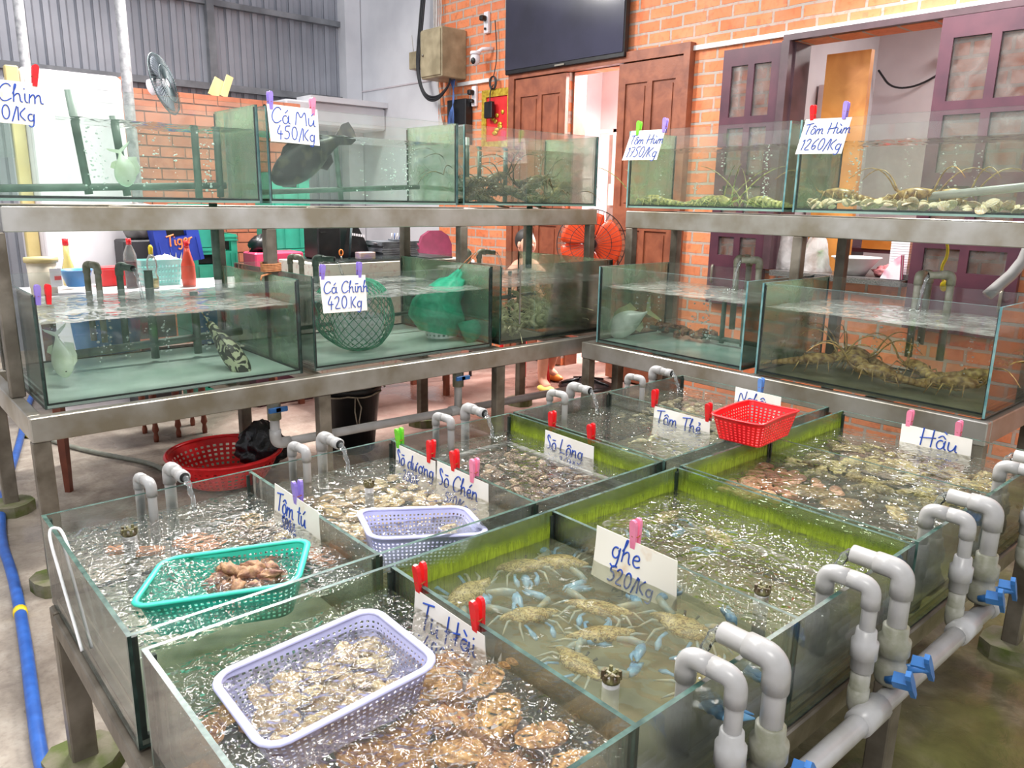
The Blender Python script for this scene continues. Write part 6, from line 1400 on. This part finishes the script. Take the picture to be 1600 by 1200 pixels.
for k in range(17):
    mb = MB(); mb.box(5.02, 5.20, .65, .77, 1.155+.0165*k, 1.155+.0165*k+.0145); tag(mb.build('takeout_box', M['whitep']), 'white foam box in the tall stack on the counter', 'box', 'foam boxes stacked on the counter')
mb = MB(); mb.box(5.0, 5.2, .62, .80, 1.122, 1.154); tag(mb.build('dark_board', M['granite']), 'dark board under the stacked foam boxes', 'board')
M['stripe'] = None
def stripem():
    N = NT('pink_white_stripes'); tc = N.n('ShaderNodeTexCoord').outputs['Object']; w_ = N.n('ShaderNodeTexWave', {'Vector': tc, 'Scale': 9, 'Distortion': .5})
    return N.end(N.n('ShaderNodeBsdfPrincipled', {'Base Color': N.ramp(w_.outputs[0], [(.45, rgb('#f2e6ec')), (.55, rgb('#d84f8c'))]).outputs[0], 'Roughness': .5}))
M['stripe'] = stripem()
mb = MB(); mb.prism([(0, 0), (.13, 0), (.12, .16), (.08, .13), (.03, .06)], .05, (4.93, .78, 1.125), (0, -1, 0), (0, 0, 1), (1, 0, 0)); tag(mb.build('striped_bag', M['stripe']), 'folded pink and white striped bag at the end of the counter', 'bag')
simple('kitchen_shelf', 'shelf of dim kitchen goods seen through the window opening', 'shelf', [('board', M['maroon'], lambda b: (b.box(5.75, 6.05, .2, 1.45, 1.24, 1.27), b.box(5.75, 6.05, .2, 1.45, 0, .03), b.box(5.75, 6.05, .2, .23, 0, 1.5), b.box(5.75, 6.05, 1.42, 1.45, 0, 1.5))), ('wooden_box', M['woodo'], lambda b: b.box(5.74, 5.9, 1.05, 1.3, 1.27, 1.38)), ('red_box', M['red'], lambda b: b.box(5.76, 5.9, .95, 1.3, 1.40, 1.50)), ('grey_cloth', M['book'], lambda b: b.blob((5.8, .95, 1.33), .05, .18, .06, 14, 8, .5, 2))])
simple('wall_cabinet', 'white cupboard on the far kitchen wall beside the orange leaf', 'cupboard', [('carcass', M['whitep'], lambda b: b.box(6.5, 6.9, 1.95, 2.2, 1.4, 2.62)), ('curved_end', M['cream'], lambda b: b.tube([(6.55, 1.93, 2.05), (6.55, 1.90, 2.3), (6.55, 1.93, 2.58)], .03, 10))])
simple('security_camera', 'small dark bullet camera on the kitchen ceiling wall', 'camera', [('housing', M['book'], lambda b: b.tube([(7.5, 1.32, 2.98), (7.40, 1.40, 2.95)], .04, 14)), ('lens', M['black'], lambda b: b.tube([(7.40, 1.40, 2.95), (7.395, 1.404, 2.9485)], .026, 14)), ('cable', M['cable'], lambda b: b.tube(sm3([(7.55, 1.36, 2.95), (7.5, 1.7, 2.68), (7.5, 2.0, 2.66), (7.5, 2.15, 2.85)], 3), .010, 6))])
mb = MB(); mb.tube([(5.30, 1.32, 2.64), (5.31, 1.27, 2.55), (5.30, 1.25, 2.35)], .02, 6, flat=.4); tag(mb.build('red_ribbon', M['red']), 'red ribbon tied to the top of the orange wooden leaf', 'ribbon')
# inside the doorway
simple('speaker_cabinet', 'black loudspeaker standing inside the doorway', 'speaker', [('case', M['black'], lambda b: b.box(5.5, 5.8, 3.25, 3.55, .0, 1.45, ch=.01)), ('front_grille', M['dark'], lambda b: b.box(5.49, 5.5, 3.28, 3.52, .9, 1.42))])
simple('computer_screen', 'black screen behind the doorway speaker', 'screen', [('panel', M['screen'], lambda b: b.box(5.9, 5.93, 3.22, 3.5, 1.55, 1.95)), ('stand', M['black'], lambda b: (b.box(5.93, 5.97, 3.33, 3.38, .9, 1.6), b.box(5.85, 6.05, 3.2, 3.5, 0, .9)))])
simple('wall_switch', 'white switch box with a conduit inside the doorway', 'switch', [('plate', M['whitep'], lambda b: b.box(5.42, 5.45, 3.58, 3.66, 1.55, 1.75)), ('conduit', M['whitep'], lambda b: (b.box(5.42, 5.44, 3.6, 3.63, 1.75, 2.25), b.box(5.42, 5.44, 3.6, 4.4, 2.22, 2.25)))])
mb = MB(); mb.box(5.45, 5.5, 3.56, 3.7, 0, 2.2); tag(mb.build('steel_post', M['girt']), 'grey post inside the doorway behind the switch box', 'post')
# person sitting behind the corner tank
R_ = thing('person', 'person in salmon clothes and a yellow shoe, nearly hidden behind the corner tanks', 'person')
def skinbody(name, m, V, Ed, rad_, parent, root=0):
    me = bpy.data.meshes.new(name); me.from_pydata(V, Ed, []); me.materials.append(m); o = bpy.data.objects.new(name, me); C.objects.link(o)
    sk = o.modifiers.new('skin', 'SKIN'); sk.use_smooth_shade = True
    if not me.skin_vertices: me.attributes.new
    for i, q in enumerate(rad_): me.skin_vertices[0].data[i].radius = (q, q) if isinstance(q, (int, float)) else q
    me.skin_vertices[0].data[root].use_root = True
    o.modifiers.new('s', 'SUBSURF').render_levels = 1; o.parent = parent; return o
px, py = 4.22, 3.50
try:
    V = [(px, py, .62), (px, py, .78), (px, py, .95), (px, py, 1.05), (px, py-.01, 1.12), (px-.09, py-.03, .60), (px-.12, py-.38, .60), (px-.10, py-.36, .35), (px-.08, py-.33, .09), (px-.12, py-.46, .05),
         (px+.09, py-.03, .60), (px+.14, py-.36, .60), (px+.20, py-.20, .35), (px+.28, py-.05, .09), (px+.26, py-.17, .05), (px-.17, py, .98), (px-.22, py-.08, .78), (px-.14, py-.26, .70), (px-.11, py-.33, .68), (px+.17, py, .98), (px+.22, py-.08, .78), (px+.14, py-.26, .70), (px+.11, py-.33, .68)]
    Ed = [(0, 1), (1, 2), (2, 3), (3, 4), (0, 5), (5, 6), (6, 7), (7, 8), (8, 9), (0, 10), (10, 11), (11, 12), (12, 13), (13, 14), (3, 15), (15, 16), (16, 17), (17, 18), (3, 19), (19, 20), (20, 21), (21, 22)]
    Rr = [.13, .12, .13, .07, .05, .09, .075, .055, .04, .035, .09, .075, .055, .04, .035, .06, .045, .035, .03, .06, .045, .035, .03]
    bpy.context.view_layer.update()
    tmp = bpy.data.meshes.new('body'); tmp.from_pydata(V, Ed, []); tmp.materials.append(M['shirt'])
    bo = bpy.data.objects.new('body', tmp); C.objects.link(bo); sk = bo.modifiers.new('skin', 'SKIN'); sk.use_smooth_shade = True
    if len(tmp.skin_vertices):
        for i, q in enumerate(Rr): tmp.skin_vertices[0].data[i].radius = (q, q)
        tmp.skin_vertices[0].data[0].use_root = True
    bo.modifiers.new('s', 'SUBSURF').render_levels = 1; bo.parent = R_
    print('SKINVERTS', len(tmp.skin_vertices))
except Exception as e: print('skin failed', e)
mb = MB(); mb.blob((px, py-.01, 1.22), .075, .088, .105, 20, 16); mb.blob((px-.02, py-.10, 1.21), .014, .02, .018, 8, 6)
for s_ in (-1, 1): mb.blob((px+s_*.075, py, 1.215), .012, .02, .03, 8, 6)
mb.mat = 1
for s_ in (-1, 1): mb.blob((px-.01+s_*.028, py-.088, 1.235), .011, .008, .007, 8, 6)
mb.mat = 2; mb.blob((px-.01, py-.088, 1.165), .022, .008, .006, 8, 6); mb.build('head', [M['skin'], M['black'], M['mchair']], R_)
mb = MB(); mb.blob((px+.005, py+.018, 1.25), .084, .092, .10, 20, 14); mb.build('hair', M['hair'], R_)
for (x, y, m) in ((px-.11, py-.42, 'yshoe'), (px+.27, py-.12, 'oshoe')):
    mb = MB(); mb.blob((x, y, .035), .042, .11, .035, 16, 10); mb.build('shoe', M[m], R_)
for sx in (-1, 1):
    mb = MB(); cx_, cy_, cz_ = px+sx*.11, py-.36, .675; mb.blob((cx_, cy_, cz_), .032, .04, .016, 12, 8)
    for k in range(4): mb.tube([(cx_-.022+.015*k, cy_-.03, cz_), (cx_-.024+.016*k, cy_-.06, cz_-.004), (cx_-.024+.016*k, cy_-.082+.006*abs(k-1.5), cz_-.016)], [.0085, .008, .006], 7)
    mb.tube([(cx_-sx*.026, cy_, cz_), (cx_-sx*.046, cy_-.03, cz_-.006), (cx_-sx*.044, cy_-.05, cz_-.014)], [.010, .009, .007], 7); mb.build('hand', M['skin'], R_)
simple('plastic_stool', 'low red stool under the seated person', 'stool', [('seat', M['red'], lambda b: b.box(px-.15, px+.15, py-.15, py+.15, .44, .47, ch=.008)), ('frame', M['red'], lambda b: [b.tube([(px+sx*.13, py+sy*.13, .44), (px+sx*.16, py+sy*.16, 0)], .018, 6) for sx in (-1, 1) for sy in (-1, 1)])])
# hoses on the floor
M['hoseb'] = PM('blue_hose', '#2f62b4', '#24509c', 20, .4); M['hosey'] = PM('yellow_joint', '#f0d428', '#e2c41c', 20, .4); M['hoseg'] = PM('grey_hose', '#8f9184', '#7c7d70', 20, .5)
H_ = thing('garden_hose', 'thick blue hose with yellow joints running along the floor at the left', 'hose', (.1, 2.1, 0))
hp = sm3([(.80, 5.6, .022), (.64, 5.01, .022), (.46, 4.17, .022), (.20, 3.15, .022), (.10, 2.55, .022), (.08, 2.1, .022), (.02, 1.52, .022), (-.035, 1.09, .022), (-.075, .75, .022), (-.10, .3, .022), (-.2, -.3, .022)], 3)
mb = MB(); mb.tube(hp, .021, 12); mb.build('hose', M['hoseb'], H_)
for (a, b) in (((-.000, 1.77, .023), (-.008+.012, 1.73, .023)),):
    i_ = min(range(len(hp)), key=lambda i: abs(hp[i].y-1.80)); mb = MB(); mb.tube([hp[i_], hp[i_]+(hp[i_+1]-hp[i_]).normalized()*.035], .0245, 12); mb.build('joint', M['hosey'], H_)
H_ = thing('garden_hose', 'thin grey green hose ending at the red colander', 'hose', (.9, 3.4, 0))
hp = sm3([(.50, 4.35, .015), (.63, 4.07, .015), (.72, 3.78, .015), (.85, 3.5, .015), (.98, 3.24, .015), (1.0, 3.05, .015)], 3)
mb = MB(); mb.tube(hp, .014, 10); mb.build('hose', M['hoseg'], H_); mb = MB(); mb.tube(hp[4:8], .016, 10); mb.build('joint', M['hosey'], H_)
# metal clip hanger hooked over the left end glass
mb = MB(); mb.tube(sm3([(-.010, .36, .56), (-.012, .50, .70), (-.012, .575, .765), (-.006, .595, .782), (.004, .590, .786), (.016, .575, .782), (.018, .52, .745)], 2), .0038, 8)
tag(mb.build('wire_hook', M['white']), 'white plastic coated hook over the glass rim at the left end', 'hook')
mb = MB(); mb.box(2.72, 2.727, 1.967, 1.9735, .86, 1.21); mb.box(2.715, 2.735, 1.962, 1.967, 1.18, 1.215); tag(mb.build('thermometer', M['steel']), 'long metal thermometer clipped on the corner shrimp tank', 'thermometer')
bpy.data.objects['thermometer'].location.x = .065
mb = MB(); mb.tube(sm3([(4.35, -.22, 1.44), (4.3, -.2, 1.30), (4.2, -.10, 1.15)], 1), .03, 10); tag(mb.build('grey_pipe', M['pvc']), 'slanting grey pipe at the right edge behind the far lobster tank', 'pipe')
mb = MB(); mb.tube(sm3([(4.095, .10, 1.44), (4.10, .08, 1.35), (4.10, .11, 1.28), (4.10, .08, 1.20)], 2), .008, 6); mb.blob((4.10, .08, 1.19), .02, .02, .03, 10, 8); tag(mb.build('yellow_cord', M['hosey']), 'yellow cord with a knob hanging near the right window leaf', 'cord')
# person stool and clutter end; trash bits on the floor
for i, (x, y) in enumerate(((1.34, -1.15), (1.55, -1.22))): pass
mb = MB(); mb.blob((1.62, -.98, .012), .035, .02, .012, 10, 6, .6, 3); tag(mb.build('shrimp_scrap', M['meat']), 'pinkish scrap lying on the wet floor under the front pipes', 'scrap')
